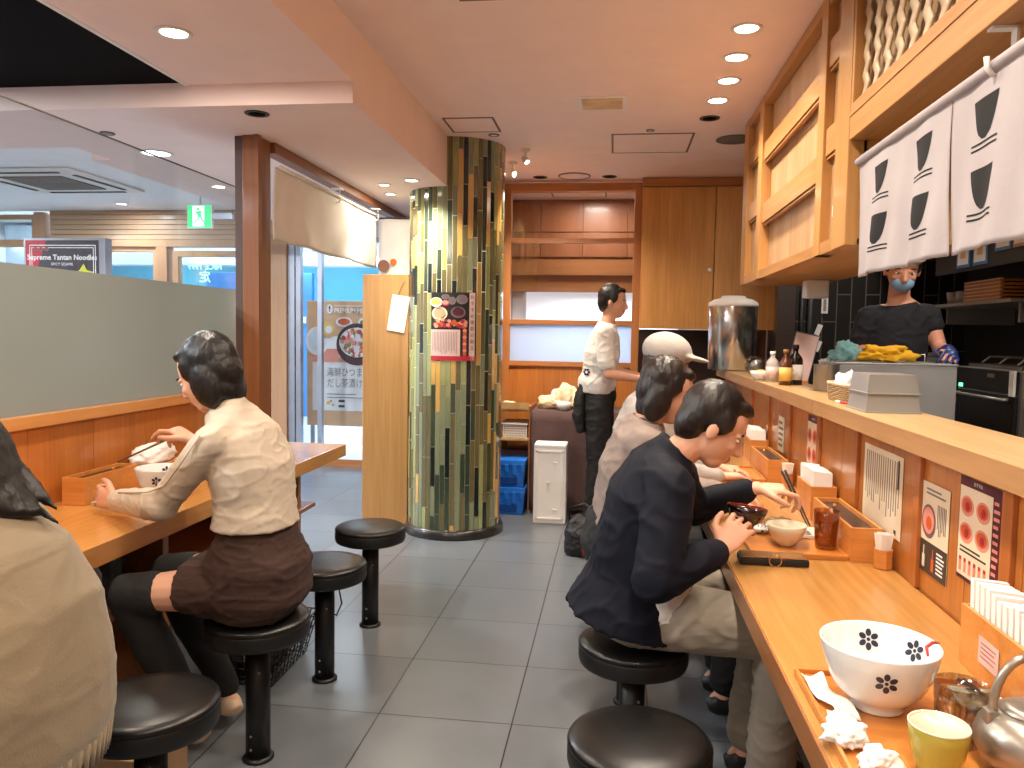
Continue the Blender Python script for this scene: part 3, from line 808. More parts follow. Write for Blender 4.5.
mb.prism([(.045, -.085), (.11, -.085), (.11, .09), (.06, .09), (.06, -.03), (.03, -.06)], .0006, .001, g)
build(mb, 'face', t)
build(MB().cyl((-3.63, 6.52, 2.475), .008, 0, .145, 'alu', 10), 'stem', t)
build(MB().box((-3.515, 6.505, 2.35), (-3.33, 6.535, 2.405), 'alu', .004), 'side_arm', t)

# backlit noodle sign in the left room
t = thing('sign_stand', (-4.93, 6.55, 0), 'dark and red noodle advertising board behind the frosted glass', 'sign')
build(MB().box((-5.33, 6.5, .9), (-4.53, 6.6, 2.185), 'silver', .006), 'case', t)
build(MB().box((-4.96, 6.53, .03), (-4.90, 6.57, .9), 'silver').box((-5.2, 6.4, 0), (-4.66, 6.7, .03), 'silver', .005), 'stand', t)
mb = MB(); mb.M = Matrix.Translation((-4.94, 6.4985, 2.0)) @ Matrix.Rotation(radians(90), 4, 'X')
mb.rect(-.37, -.95, .35, .165, 'p_slate'); mb.prism([(-.37, .165), (-.16, .165), (-.30, -.2), (-.37, -.2)], .0006, .001, 'p_crimson')
w = 'text_white'
for a in ((-.33, .115, .32, .123), (-.31, .095, .30, .101), (-.33, -.3, -.323, .12), (.313, -.3, .32, .12), (-.31, -.3, -.304, .1), (.294, -.3, .30, .1)): mb.rect(*a, w, .0012)
for k in range(3): mb.disc((-.27 + k*.055, .085), .024, 'text_grey', .0016, ry=.018); mb.disc((-.27 + k*.055, .085), .014, 'p_crimson', .0022, ry=.01)
mb.text('Supreme Tantan Noodles', -.01, .01, .066, w, .002, bold=.0012)
mb.text('SPICY SESAME', -.01, -.05, .035, w, .002)
mb.prism([(.12, -.12), (.16, -.10), (.2, -.045), (.23, -.10), (.3, -.12), (.24, -.17), (.15, -.17)], .0014, .002, 'p_lime')
build(mb, 'face', t)

# mirrored neon on the door glass
t = thing('neon_sign', (-4.2, 7.81, 1.86), 'pale cyan mirrored neon lettering beyond the glass door', 'sign')
mb = MB(); mb.M = Matrix.Translation((-4.3, 7.80, 2.04)) @ Matrix.Rotation(radians(90), 4, 'X')
mb.text('NICE 1999', 0, 0, .085, 'neon', 0, mirror=True, h=.003, bold=.002)
build(mb, 'lettering', t)
mb = MB(); mb.M = Matrix.Translation((-4.3, 7.80, 1.93)) @ Matrix.Rotation(radians(90), 4, 'X')
mb.text('定', 0, 0, .13, 'neon', 0, mirror=True, h=.003, bold=.002)
build(mb, 'symbol', t)

# mall beyond: strip lights, bulkhead, display cabinets
for x0, x1, y, z, l in ((-8.9, -6.3, 10.5, 2.55, 'long white strip light seen through the far left window'), (-6.1, -4.2, 10.5, 2.42, 'long white strip light seen through the middle window'), (-4.0, -1.2, 10.5, 2.36, 'long white strip light seen above the entrance door')):
    t = thing('strip_light', ((x0+x1)/2, y, z), l, 'light')
    build(MB().box((x0, y, z + .05), (x1, y + .1, z + .3), 'mallwhite'), 'housing', t)
    build(MB().box((x0, y + .005, z), (x1, y + .095, z + .049), 'strip'), 'tube', t)
    build(MB().box((x0 + .3, y + .04, z + .3), (x0 + .34, y + .06, 2.9), 'alu').box((x1 - .34, y + .04, z + .3), (x1 - .3, y + .06, 2.9), 'alu'), 'stem', t)
S('trim_11', ((-9, 10.62, 2.3), (3, 10.9, 2.9), 'mallwhite'))
build(MB().box((-8.6, 9.6, 0), (-7.3, 9.7, 2.1), 'p_green', .01).box((-8.5, 9.59, 1.2), (-7.4, 9.6, 1.9), 'p_lime'), 'green_display', label='green display panel in the mall at far left window', cat='display')
t = thing('display_counter', (-3.2, 11.6, 0), 'pale mall display counter with stacked white boxes', 'counter')
build(MB().box((-4.4, 11.3, 0), (-1.6, 11.9, 1.15), 'mallwhite', .01), 'body', t)
for x, w_, h in ((-4.1, .5, .35), (-3.3, .3, .55), (-2.6, .45, .75), (-2.0, .3, .4)): build(MB().box((x, 11.4, 1.15), (x + w_, 11.8, 1.15 + h), 'p_white', .01), 'box', t)
t = thing('display_screen', (-5.6, 12.0, 0), 'blue shopfront panel in the mall behind the middle window', 'display')
build(MB().box((-6.6, 12, 0), (-4.8, 12.1, 2.3), 'p_blue', .01), 'panel', t)
build(MB().box((-6.5, 11.98, 1.5), (-4.9, 12, 1.6), 'p_white'), 'stripe', t)

# ------------------------------------------------------------------ poster stand at the entrance
t = thing('poster_stand', (-2.9, 8.2, 0), 'wooden poster stand with a seafood rice bowl poster beyond the entrance', 'sign')
build(MB().box((-3.335, 8.19, .35), (-2.45, 8.23, 1.715), 'p_lightwood', .004), 'board', t)
for x in (-3.30, -2.52): build(MB().box((x, 8.2, 0), (x + .045, 8.225, .35), 'alu').box((x, 8.0, 0), (x + .045, 8.4, .03), 'alu'), 'leg', t)
mb = MB(); mb.M = Matrix.Translation((-2.935, 8.1885, 1.07)) @ Matrix.Rotation(radians(90), 4, 'X') @ Matrix.Diagonal((.78, 1.04, 1, 1))
mb.rect(-.43, -.53, .46, .45, 'p_white', 0, .001)
mb.rect(-.43, -.02, .46, .45, 'p_lightwood', .001, .001)
mb.rect(-.43, .03, .46, .25, 'p_white', .002, .001)
mb.rect(-.43, -.02, -.05, .12, 'p_salmon', .0025, .001)
mb.disc((-.36, .2), .17, 'p_white', .004, 28, .15, .001); mb.disc((-.36, .2), .13, 'mallwhite', .006, 28, .11, .001)
mb.disc((-.21, .33), .14, 'p_lightwood', .006, 28, .1, .001); mb.disc((-.21, .33), .10, 'p_yellow', .008, 24, .07, .001); mb.disc((-.19, .32), .05, 'p_white', .010, 20, .04, .001)
mb.disc((.03, .40), .12, 'p_white', .006, 20, .05, .001); mb.disc((.03, .405), .09, 'p_orange', .008, 20, .035, .001)
mb.disc((.34, .40), .11, 'p_white', .006, 20, .05, .001); mb.disc((.34, .40), .08, 'p_green', .008, 20, .03, .001)
mb.disc((.22, .17), .30, 'p_maroon', .009, 36, .22, .001); mb.disc((.22, .20), .29, 'p_black', .011, 36, .18, .001); mb.disc((.22, .19), .255, 'p_white', .013, 36, .155, .001)
rr = random.Random(5)
for i in range(90):
    a = rr.random()*2*pi; q = rr.random()**.5
    mb.disc((.22 + .235*q*cos(a), .19 + .14*q*sin(a)), .016 + .022*rr.random(), rr.choice(('p_salmon', 'p_orange', 'p_salmon', 'p_white', 'p_green', 'p_crimson', 'p_salmon')), .015 + i*.00006, 8, .014 + .014*rr.random(), .001)
mb.disc((-.18, .535), .045, 'p_white', .002, 24, .05, .001); mb.disc((-.18, .548), .012, 'text_dark', .004, 12, .02, .001); mb.disc((-.18, .515), .008, 'text_dark', .004, 12, .01, .001)
mb.text('海鮮ひつまぶし風', -.22, -.13, .105, 'text_grey', .002, 'LEFT', h=.001)
mb.text('だし茶漬け', -.22, -.245, .105, 'text_grey', .002, 'LEFT', h=.001)
for k, (a, b) in enumerate(((-.22, .2), (-.22, .3))): mb.rect(a, -.36 - .035*k, b, -.352 - .035*k, 'text_grey', .002, .001)
mb.disc((-.2, -.45), .03, 'p_yellow', .002, 14, .02, .001); mb.disc((-.13, -.47), .02, 'p_lightwood', .002, 14, .015, .001); mb.disc((-.16, -.43), .016, 'p_orange', .002, 10, .01, .001)
for k in (0, 1): mb.rect(-.05, -.44 - .055*k, .04, -.415 - .055*k, 'text_dark', .002, .001)
mb.rect(-.115, .565, .35, .572, 'text_white', .002, .001)
mb.text('PREMIUM MENU', -.115, .515, .075, 'text_white', .003, 'LEFT', h=.001, bold=.001)
build(mb, 'poster', t)
# ------------------------------------------------------------------ stools
st = thing('bar_stool', (-1.12, 1.75, 0), 'empty black stool at the left front beside the beige sweater', 'stool', 'round black stools')
SR = .165
build(MB().lathe([(0, .405), (SR - .02, .405), (SR - .004, .412), (SR, .425), (SR, .455), (SR - .004, .468)], 'leather_edge', n=48), 'seat_side', st, world=False)
build(MB().lathe([(SR - .001, .46), (SR + .001, .468), (SR - .004, .476), (SR - .02, .483), (SR - .06, .489), (0, .492)], 'leather', n=48), 'seat_cushion', st, world=False)
mb = MB().lathe([(.06, .39), (.1, .395), (.1, .406)], 'polemetal', n=28).lathe([(.039, .012), (.039, .4)], 'polemetal', n=24).lathe([(.05, 0), (.05, .008), (.041, .014)], 'polemetal', n=24)
build(mb, 'pole', st, world=False)
for a, z in ((-100, .09), (-100, .045), (-60, .3)): build(MB().ball((.039*cos(radians(a)), .039*sin(radians(a)), z), .005, 'steel_dark', nu=8, nv=6), 'bolt', st, world=False)
for x, y, l in ((-1.12, 2.34, 'black stool under the woman in the cream top'), (-1.12, 2.93, 'empty black stool just beyond the woman in the brown skirt'), (-1.12, 3.52, 'empty black stool farthest along the left table near the column'),
                (-1.12, 1.16, 'black stool under the person in the beige sweater'), (.08, 1.76, 'empty black stool in the right foreground, worn round leather top'), (.08, 2.34, 'black stool under the man in the navy jacket'),
                (.08, 2.93, 'black stool under the person in the taupe coat'), (.08, 3.52, 'black stool under the person in the light grey cap')):
    dup(st, (x, y, 0), l)

# ------------------------------------------------------------------ crockery
def prof_at(prof, z):
    for (r0, z0), (r1, z1) in zip(prof, prof[1:]):
        if z0 <= z <= z1 and z1 > z0: return r0 + (r1-r0)*(z-z0)/(z1-z0)
    return prof[-1][0]
def flower(mb, prof, phi, z0, s, off, mat='navy'):
    def blob(ax, ay, ra, rb, rot):
        n = 14; vs = []
        for q in (0, 1):
            for i in range(n):
                t = 2*pi*i/n; a, b = ra*cos(t), rb*sin(t)
                a, b = a*cos(rot) - b*sin(rot), a*sin(rot) + b*cos(rot)
                a += ax; b += ay; z = z0 + b; r = prof_at(prof, z) + off + (.0004 if q else 0)*(1 if off > 0 else -1)
                p = phi + a/max(r, .01); vs.append((r*cos(p), r*sin(p), z))
        mb.add(vs, [tuple(range(n)), tuple(range(2*n-1, n-1, -1))] + [(i, (i+1) % n, n+(i+1) % n, n+i) for i in range(n)], mat)
    for k in range(6):
        t = pi/2 + k*pi/3; blob(.62*s*cos(t), .62*s*sin(t), .34*s, .25*s, t)
    blob(0, 0, .16*s, .16*s, 0)
def ramen_bowl(loc, lab, rz=0, group='blue flower noodle bowls'):
    t = thing('noodle_bowl', loc, lab, 'bowl', group, rz)
    out = [(.040, 0), (.046, .0), (.048, .004), (.046, .014), (.060, .022), (.078, .04), (.092, .068), (.101, .1), (.106, .122)]
    inn = [(.102, .1225), (.097, .1), (.088, .07), (.073, .042), (.052, .025), (.02, .02), (0, .019)]
    mb = MB(); (mb.lathe([(0, .006), (.036, .006)] + out + [(.106, .1245), (.104, .1255)] + inn, 'porcelain', n=56))
    for ph in (-100, 20, 140): flower(mb, out[3:], radians(ph), .083, .021, .0008)
    pin = [(r, z) for r, z in reversed(inn)]
    for ph in (84, 30, 165, -80): flower(mb, pin, radians(ph), .092, .021, -.0012)
    build(mb, 'bowl_body', t, world=False); t.scale = (.94, .94, .95)
    return t
BX, BY = .480, 1.425
t = thing('serving_tray', (.52, 1.33, .741), 'wooden tray holding the large bowl and cups in the right foreground', 'tray')
def tray(t, x0, y0, x1, y1, z, mat='tray_wood', r=.02):
    mb = MB().box((x0, y0, z), (x1, y1, z + .006), mat, .002)
    for a, b in (((x0, y0), (x1, y0 + .007)), ((x0, y1 - .007), (x1, y1)), ((x0, y0 + .007), (x0 + .007, y1 - .007)), ((x1 - .007, y0 + .007), (x1, y1 - .007))): mb.box((a[0], a[1], z + .006), (b[0], b[1], z + .016), mat, .002)
    build(mb, 'tray_body', t)
tray(t, .365, 1.10, .705, 1.55, .7405)
ZT = .7475
ramen_bowl((BX, BY, ZT), 'large white noodle bowl with dark blue flowers, right foreground')
t = thing('spoon_end', (.565, 1.44, .87), 'red sauce streak and red spoon tip over the rim of the big bowl', 'spoon')
build(MB().tube([(.538, 1.365, .868), (.543, 1.385, .875), (.56, 1.405, .876), (.575, 1.415, .872)], [.002, .003, .003, .002], 'red_sauce'), 'spoon_handle', t)
t = thing('water_glass', (.572, 1.315, ZT), 'faceted clear water glass beside the large noodle bowl', 'glass')
build(MB().lathe([(0, 0), (.030, 0), (.033, .004), (.037, .06), (.0395, .07), (.0405, .098), (.0395, .099), (.0375, .07), (.035, .06), (.030, .012), (0, .01)], 'glass_tumbler', n=40), 'glass_body', t, world=False)
mb = MB()
for k in range(14):
    a = 2*pi*k/14; mb.tube([(.0335*cos(a), .0335*sin(a), .006), (.0372*cos(a), .0372*sin(a), .058)], .0011, 'glass_tumbler', 5)
build(mb, 'facets', t, world=False)
t = thing('tea_cup', (.500, 1.215, ZT), 'small yellow green glazed tea cup in the right foreground', 'cup')
build(MB().lathe([(0, .004), (.02, .004), (.022, 0), (.027, 0), (.029, .006), (.037, .03), (.041, .055), (.043, .074), (.042, .0755), (.040, .074), (.038, .055), (.033, .03), (.02, .012), (0, .009)], 'green_glaze', n=44), 'cup_body', t, world=False)
build(MB().lathe([(.0425, .0725), (.0435, .074), (.0425, .0762), (.0405, .0755), (.0400, .0735)], 'cream_glaze', n=44), 'rim', t, world=False)
t = thing('kettle', (.638, 1.235, .7475), 'brushed metal kettle with loop handle at the right edge', 'kettle')
build(MB().lathe([(0, 0), (.045, 0), (.06, .01), (.074, .035), (.076, .05), (.07, .07), (.056, .088), (.042, .094), (0, .094)], 'brushed_kettle', n=44), 'body', t, world=False)
build(MB().lathe([(.043, .093), (.044, .097), (.03, .104), (0, .107)], 'brushed_kettle', n=36).lathe([(.006, .106), (.005, .112), (.010, .118), (.009, .124), (0, .126)], 'brushed_kettle', n=20), 'lid', t, world=False)
mb = MB(); pts = []
for i in range(15):
    a = pi*i/14; pts.append((-.055*cos(a), .0, .075 + .105*sin(a)**.7))
mb.tube(pts, .0065, 'brushed_kettle', 10); mb.box((-.066, -.011, .068), (-.05, .011, .095), 'brushed_kettle', .003).box((.05, -.011, .068), (.066, .011, .095), 'brushed_kettle', .003)
build(mb, 'handle', t, world=False)
build(MB().tube([(.06, .02, .05), (.09, .03, .065), (.105, .035, .09)], [.016, .011, .008], 'brushed_kettle', 12), 'spout', t, world=False)
def crumple(name, loc, r, lab, cat, mat='tissue', seed=1, flat=.6, amp=.5):
    bm = bmesh.new(); bmesh.ops.create_icosphere(bm, subdivisions=4, radius=1)
    for v in bm.verts:
        p = v.co.copy()
        q = 1 + amp*.9*noise.noise(p*1.5 + V((seed, 0, 0))) + amp*.55*noise.noise(p*3.3 + V((0, seed, 0))) + amp*.35*max(0, 1 - 5*abs(noise.noise(p*2.4 + V((0, 0, seed))))) - amp*.2*max(0, 1 - 6*abs(noise.noise(p*4 + V((seed, seed, 0)))))
        v.co = V((p.x*r[0]*q, p.y*r[1]*q, max(-.5, p.z)*r[2]*q))
    mz = min(v.co.z for v in bm.verts)
    vs = [v.co - V((0, 0, mz)) for v in bm.verts]; fs = [[v.index for v in f.verts] for f in bm.faces]; bm.free()
    o = build(MB().add(vs, fs, mat, True), name, world=False); o.location = loc; WM[o.name] = Matrix.Translation(V(loc))
    return setp(o, lab, cat)
crumple('crumpled_tissue', (.385, 1.285, ZT), (.03, .036, .022), 'crumpled white tissue on the tray, the larger one left of the bowl', 'tissue', seed=4, amp=.5)
crumple('crumpled_tissue', (.418, 1.215, ZT), (.028, .022, .018), 'crumpled white tissue on the tray beside the green cup', 'tissue', seed=9, amp=.5)
mb = MB(); mb.M = Matrix.Translation((.398, 1.44, ZT + .012)) @ Matrix.Rotation(radians(8), 4, 'Z')
mb.grid(lambda u, v: (-.02 + .04*u + .004*sin(v*7), -.095 + .17*v, .005*sin(u*5 + v*9) + .004*noise.noise(V((u*4, v*9, 2)))), 10, 30, 'paper', .0012)
build(mb, 'paper_wrapper', label='long white paper wrapper lying over the left rim of the tray', cat='wrapper')
mb = MB().lathe([(0, 0), (.05, 0), (.062, .006), (.068, .012), (.066, .0135), (.058, .008), (0, .006)], 'plate_glaze', n=4)
o = build(mb, 'square_plate', world=False, label='pale square dish under the dark chopsticks at the right', cat='plate'); o.location = (.665, 1.46, ZT); o.rotation_euler = (0, 0, radians(40)); o.scale = (.85, .85, 1); WM[o.name] = Matrix.Identity(4)
build(MB().tube([(.655, 1.52, .7665), (.70, 1.345, .7665)], .0035, 'bagblack', 8).tube([(.664, 1.52, .7665), (.69, 1.345, .7665)], .0035, 'bagblack', 8), 'chopsticks', label='pair of dark chopsticks resting across the pale square dish', cat='chopsticks')

# ------------------------------------------------------------------ condiment sets on the counter
def napkin_box(loc, lab, nlab, sticker=True, L=.30):
    t = thing('napkin_box', loc, lab, 'box')
    x0, x1, h = -.045, .045, .122
    mb = MB().box((x0, -L/2, 0), (x1, L/2, .006), 'box_wood').box((x0, -L/2, .006), (x0 + .008, L/2, h), 'box_wood', .001).box((x1 - .008, -L/2, .006), (x1, L/2, h), 'box_wood', .001)
    mb.box((x0 + .008, -L/2, .006), (x1 - .008, -L/2 + .008, h), 'box_wood', .001).box((x0 + .008, L/2 - .008, .006), (x1 - .008, L/2, h), 'box_wood', .001)
    build(mb, 'tray_body', t, world=False)
    if sticker:
        mb = MB(); mb.M = Matrix.Translation((x0 - .0012, .02, .062)) @ Matrix.Rotation(radians(-90), 4, 'Z') @ Matrix.Rotation(radians(90), 4, 'X')
        mb.rect(-.04, -.026, .04, .026, 'p_pink', 0, .0006)
        for k in range(4): mb.rect(-.03, .014 - .009*k, .03 - .006*(k % 2), .0155 - .009*k, 'p_red', .0008, .0003)
        build(mb, 'sticker', t, world=False)
    mb = MB(); n = 12; lo, hi = -L/2 + .012, L/2 - .012
    for k in range(n):
        y = lo + (hi - lo)*k/n; hh = .175 + .012*noise.noise(V((k*.37, 1, loc[1]))); tl = .010
        mb.hexa([(x0 + .011, y, .008), (x1 - .011, y, .008), (x1 - .011, y + .013, .008), (x0 + .011, y + .013, .008)], [(x0 + .011, y + tl, hh), (x1 - .012, y + tl, hh - .006), (x1 - .012, y + .015 + tl, hh - .006), (x0 + .011, y + .015 + tl, hh)], 'tissue')
    o = build(mb, 'napkin_stack', world=False, label=nlab, cat='napkins'); o.location = loc; WM[o.name] = Matrix.Translation(V(loc))
napkin_box((.765, 1.53, .741), 'wooden napkin box with a pink sticker at the right edge', 'white paper napkins standing in the box nearest the camera', L=.29)
napkin_box((.765, 3.02, .741), 'wooden napkin box behind the long condiment box', 'white folded napkins in the box at the middle of the right wall', False, .22)
napkin_box((.765, 4.28, .741), 'wooden napkin box farthest along the right counter', 'bright white napkins in the farthest box on the right counter', False, .22)
def condiment(loc, lab, L=.44):
    t = thing('condiment_box', loc, lab, 'box', 'condiment boxes on the counters')
    x0, x1, h = -.045, .045, .102
    mb = MB().box((x0, -L/2, 0), (x1, L/2, .06), 'box_wood').box((x0, -L/2, .06), (x0 + .008, L/2, h), 'box_wood', .001).box((x1 - .008, -L/2, .06), (x1, L/2, h), 'box_wood', .001)
    mb.box((x0 + .008, -L/2, .06), (x1 - .008, -L/2 + .008, h), 'box_wood', .001).box((x0 + .008, L/2 - .008, .06), (x1 - .008, L/2, h), 'box_wood', .001)
    build(mb, 'box_body', t, world=False)
    build(MB().box((x0 + .009, -L/2 + .009, .085), (x1 - .009, L/2 - .009, .089), 'dark_brown'), 'lid', t, world=False, label='dark glossy lid set in the box')
    mb = MB(); mb.tube([(0, L/2 - .10, .0895), (0, L/2 - .10, .094)], .004, 'box_wood').ball((0, L/2 - .10, .096), .006, 'box_wood', nu=10, nv=8)
    build(mb, 'lid_knob', t, world=False)
    return t
c1 = condiment((.752, 2.60, .741), 'long wooden condiment box beside the amber glass')
dup(c1, (.752, 3.86, .741), 'long wooden condiment box farther along the right counter')
condiment((-1.955, 2.765, .741), 'long wooden condiment box by the left wall near the woman', .33)
def toothpick(loc, lab):
    t = thing('toothpick_holder', loc, lab, 'holder', 'octagonal wooden holders on the right counter')
    build(MB().lathe([(0, 0), (.024, 0), (.026, .002), (.026, .055), (.022, .055), (.022, .01), (0, .008)], 'box_wood', n=8, smooth=False), 'cup', t, world=False)
    mb = MB()
    for k in range(7):
        a = k*.9; mb.hexa([(.008*cos(a) - .007, .008*sin(a) - .001, .01), (.008*cos(a) + .007, .008*sin(a) - .001, .01), (.008*cos(a) + .007, .008*sin(a) + .001, .01), (.008*cos(a) - .007, .008*sin(a) + .001, .01)],
                          [(.018*cos(a) - .009, .018*sin(a) - .001, .10), (.018*cos(a) + .009, .018*sin(a) - .001, .10), (.018*cos(a) + .009, .018*sin(a) + .001, .10), (.018*cos(a) - .009, .018*sin(a) + .001, .10)], 'paper')
    build(mb, 'paper_picks', t, world=False, label='white paper-wrapped picks')
    return t
tp = toothpick((.785, 2.335, .741), 'octagonal wooden holder with white paper picks beside the condiment box')
dup(tp, (.782, 3.58, .741), 'octagonal pick holder in front of the farther condiment box')

# second place setting
t = thing('serving_tray', (.57, 2.55, .741), 'wooden tray in front of the man in the navy jacket', 'tray')
tray(t, .425, 2.385, .705, 2.76, .7405)
t = thing('serving_tray', (.6, 3.75, .741), 'wooden tray farther along the right counter', 'tray')
tray(t, .45, 3.62, .70, 3.98, .7405)
t = thing('rice_bowl', (.553, 2.515, ZT), 'small cream ribbed bowl on the tray beside the amber glass', 'bowl')
build(MB().lathe([(0, .004), (.02, .004), (.022, 0), (.026, 0), (.028, .006), (.045, .022), (.056, .045), (.061, .066), (.0595, .067), (.054, .045), (.04, .024), (0, .014)], 'cream_glaze', n=44), 'bowl_body', t, world=False)
t = thing('amber_glass', (.668, 2.50, ZT), 'amber tumbler on the tray in front of the long condiment box', 'glass')
build(MB().lathe([(0, 0), (.029, 0), (.031, .003), (.0385, .118), (.0375, .119), (.0295, .01), (0, .009)], 'glass_amber', n=36), 'glass_body', t, world=False)
build(MB().lathe([(0, .0102), (.029, .0102), (.034, .075), (0, .075)], 'glass_amber', n=36), 'tea', t, world=False)
t = thing('striped_dish', (.655, 2.665, ZT), 'white dish with dark blue stripes under the chopstick tips', 'dish')
build(MB().box((-.045, -.06, 0), (.045, .06, .012), 'porcelain', .003), 'dish_body', t, world=False)
mb = MB()
for k in range(5): mb.box((-.04, -.055 + k*.012, .0121), (.0, -.049 + k*.012, .0126), 'navy')
build(mb, 'stripes', t, world=False)
t = thing('side_dish', (.50, 2.66, ZT), 'small blue and white patterned dish beyond the cream bowl', 'dish')
build(MB().lathe([(0, 0), (.02, 0), (.035, .012), (.037, .02), (.0355, .0205), (.03, .012), (0, .005)], 'porcelain', n=28), 'dish_body', t, world=False)
mb = MB()
for k in range(8): mb.ball((.0345*cos(k*pi/4), .0345*sin(k*pi/4), .0125), (.005, .005, .005), 'navy', nu=8, nv=6)
build(mb, 'dots', t, world=False)
crumple('plastic_wrap', (.565, 2.66, ZT), (.06, .05, .03), 'crumpled clear plastic wrapper beyond the cream bowl', 'wrapper', 'plastic_film', 6, amp=.5)
crumple('napkin_wad', (.47, 2.78, .7405), (.04, .04, .03), 'white crumpled napkin behind the red bowl', 'tissue', 'tissue', 12, amp=.3)
t = thing('clutch_purse', (.475, 2.325, .7405), 'dark folding phone case with gold rim and ring on the counter edge', 'phone case')
build(MB().box((.378, 2.29, .741), (.572, 2.362, .762), 'bagblack', .006), 'case_body', t)
build(MB().box((.384, 2.293, .7622), (.566, 2.360, .7665), 'gold', .002), 'gold_rim', t)
mb = MB()
mb.tube([(.475 + .017*cos(a*pi/10), 2.285, .7585 + .017*sin(a*pi/10)) for a in range(21)], .0022, 'gold', 8)
build(mb, 'ring', t)
RB = V((.395, 2.345, .838))
t = thing('lacquer_bowl', RB, 'dark red lacquer bowl held in the right hand of the man', 'bowl', rot=(radians(-6), radians(8), 0))
build(MB().lathe([(0, .004), (.02, .004), (.022, 0), (.026, 0), (.027, .008), (.045, .022), (.055, .042), (.059, .062)], 'lacquer_black', n=40).lathe([(.059, .062), (.058, .0635), (.0545, .06), (.05, .04), (.038, .022), (0, .014)], 'lacquer', n=40), 'bowl_body', t, world=False)
t = thing('chopsticks', (.62, 2.63, .79), 'pair of dark chopsticks in the hand of the man in the navy jacket', 'chopsticks')
for q, r_ in ((0, 0), (.010, .008)):
    build(MB().tube([(.548 + q, 2.592, .968 + q*.3), (.653 + r_, 2.665, .775)], [.0042, .0026], 'gp', 8), 'chopstick', t)

# left table settings
ramen_bowl((-1.72, 2.79, .741), 'white blue-flower noodle bowl before the woman', rz=radians(28))
mb = MB().lathe([(0, 0), (.06, 0), (.085, .012), (.083, .0135), (.058, .004), (0, .004)], 'plate_glaze', n=4)
o = build(mb, 'square_plate', world=False, label='pale square dish between the hand and the bowl of the woman', cat='plate'); o.location = (-1.86, 2.66, .741); o.rotation_euler = (0, 0, radians(45)); o.location.x = -1.83; WM[o.name] = Matrix.Identity(4)
t = thing('napkin_box', (-1.93, 3.10, .741), 'wooden napkin box on the left table beyond the condiment box', 'box')
build(MB().box((-.06, -.13, 0), (.06, .13, .085), 'box_wood', .002), 'box_body', t, world=False)
mb = MB(); mb.rect(-.028, .02, .028, .06, 'p_pink'); mb2 = MB()
for v in mb.v: pass
build(MB().box((-.03, -.1315, .03), (.03, -.1303, .07), 'p_pink'), 'sticker', t, world=False)
crumple('napkin_stack', (-1.94, 3.08, .8265), (.06, .13, .05), 'pale napkins piled on the wooden box of the left table', 'napkins', 'tissue', 3, amp=.25)
t = thing('chopsticks', (-1.7, 2.62, .9), 'pair of dark chopsticks held by the woman in cream', 'chopsticks')
for q in (0, .014): build(MB().tube([(-1.535, 2.575 + q, 1.018), (-1.86, 2.72 + q*.3, .885)], [.004, .003], 'steel_dark', 8), 'chopstick', t)

# ------------------------------------------------------------------ posters on the counter wall
def wallposter(name, yc, zc, w, h, lab, fn, parent_label=None, x=.8185):
    mb = MB(); mb.M = Matrix.Translation((x, yc, zc)) @ Matrix.Rotation(radians(-90), 4, 'Z') @ Matrix.Rotation(radians(90), 4, 'X')
    fn(mb, w/2, h/2)
    return build(mb, name, label=lab, cat='poster')
def lines(mb, x0, y0, x1, y1, n, mat, vertical=False, z=.0012, seed=1, t=.45):
    r = random.Random(seed)
    for k in range(n):
        if vertical:
            a = x0 + (x1-x0)*(k+.5)/n; wd = (x1-x0)/n*t/2; y = y1
            e = y1 - (y1-y0)*(.7 + .3*r.random())
            mb.rect(a - wd, e, a + wd, y1, mat, z)
        else:
            a = y1 - (y1-y0)*(k+.5)/n; wd = (y1-y0)/n*t/2
            mb.rect(x0, a - wd, x0 + (x1-x0)*(.7 + .3*r.random()), a + wd, mat, z)
def pA(mb, w, h):
    mb.rect(-w, -h, w, h, 'p_cream', 0, .001)
    lines(mb, -w*.9, -h*.62, w*.9, h*.85, 16, 'text_grey', True, t=.3, seed=3)
    mb.rect(w*.78, h*.2, w*.84, h*.9, 'text_dark', .0016)
    mb.rect(w*.7, -h*.92, w*.8, -h*.8, 'text_dark', .0016)
wallposter('text_notice', 2.475, .945, .34, .24, 'cream text notice in vertical writing above the condiment box', pA)
def pB(mb, w, h):
    mb.rect(-w, -h, w, h, 'p_cream', 0, .001)
    mb.rect(-w, -h, w, -h*.3, 'p_darkgrey', .0012)
    lines(mb, -w*.6, h*.72, w*.8, h*.9, 2, 'text_grey', z=.0012)
    mb.disc((-w*.35, h*.15), w*.5, 'p_purplegrey', .0016, 24, w*.5); mb.disc((-w*.35, h*.17), w*.4, 'p_salmon', .0022, 20); mb.disc((-w*.3, h*.12), w*.2, 'p_orange', .0028, 14)
    lines(mb, w*.2, -h*.1, w*.85, h*.6, 6, 'text_grey', True, z=.0012)
    for x, c in ((-w*.7, 'p_cream'), (-w*.05, 'p_orange')):
        mb.rect(x, -h*.9, x + w*.18, -h*.62, c, .0016); mb.rect(x + w*.06, -h*.62, x + w*.12, -h*.42, c, .0016)
    lines(mb, w*.3, -h*.9, w*.85, -h*.4, 6, 'text_white', z=.0016)
wallposter('menu_poster', 2.08, .915, .175, .235, 'small menu card with a dark lower half and a bottle', pB)
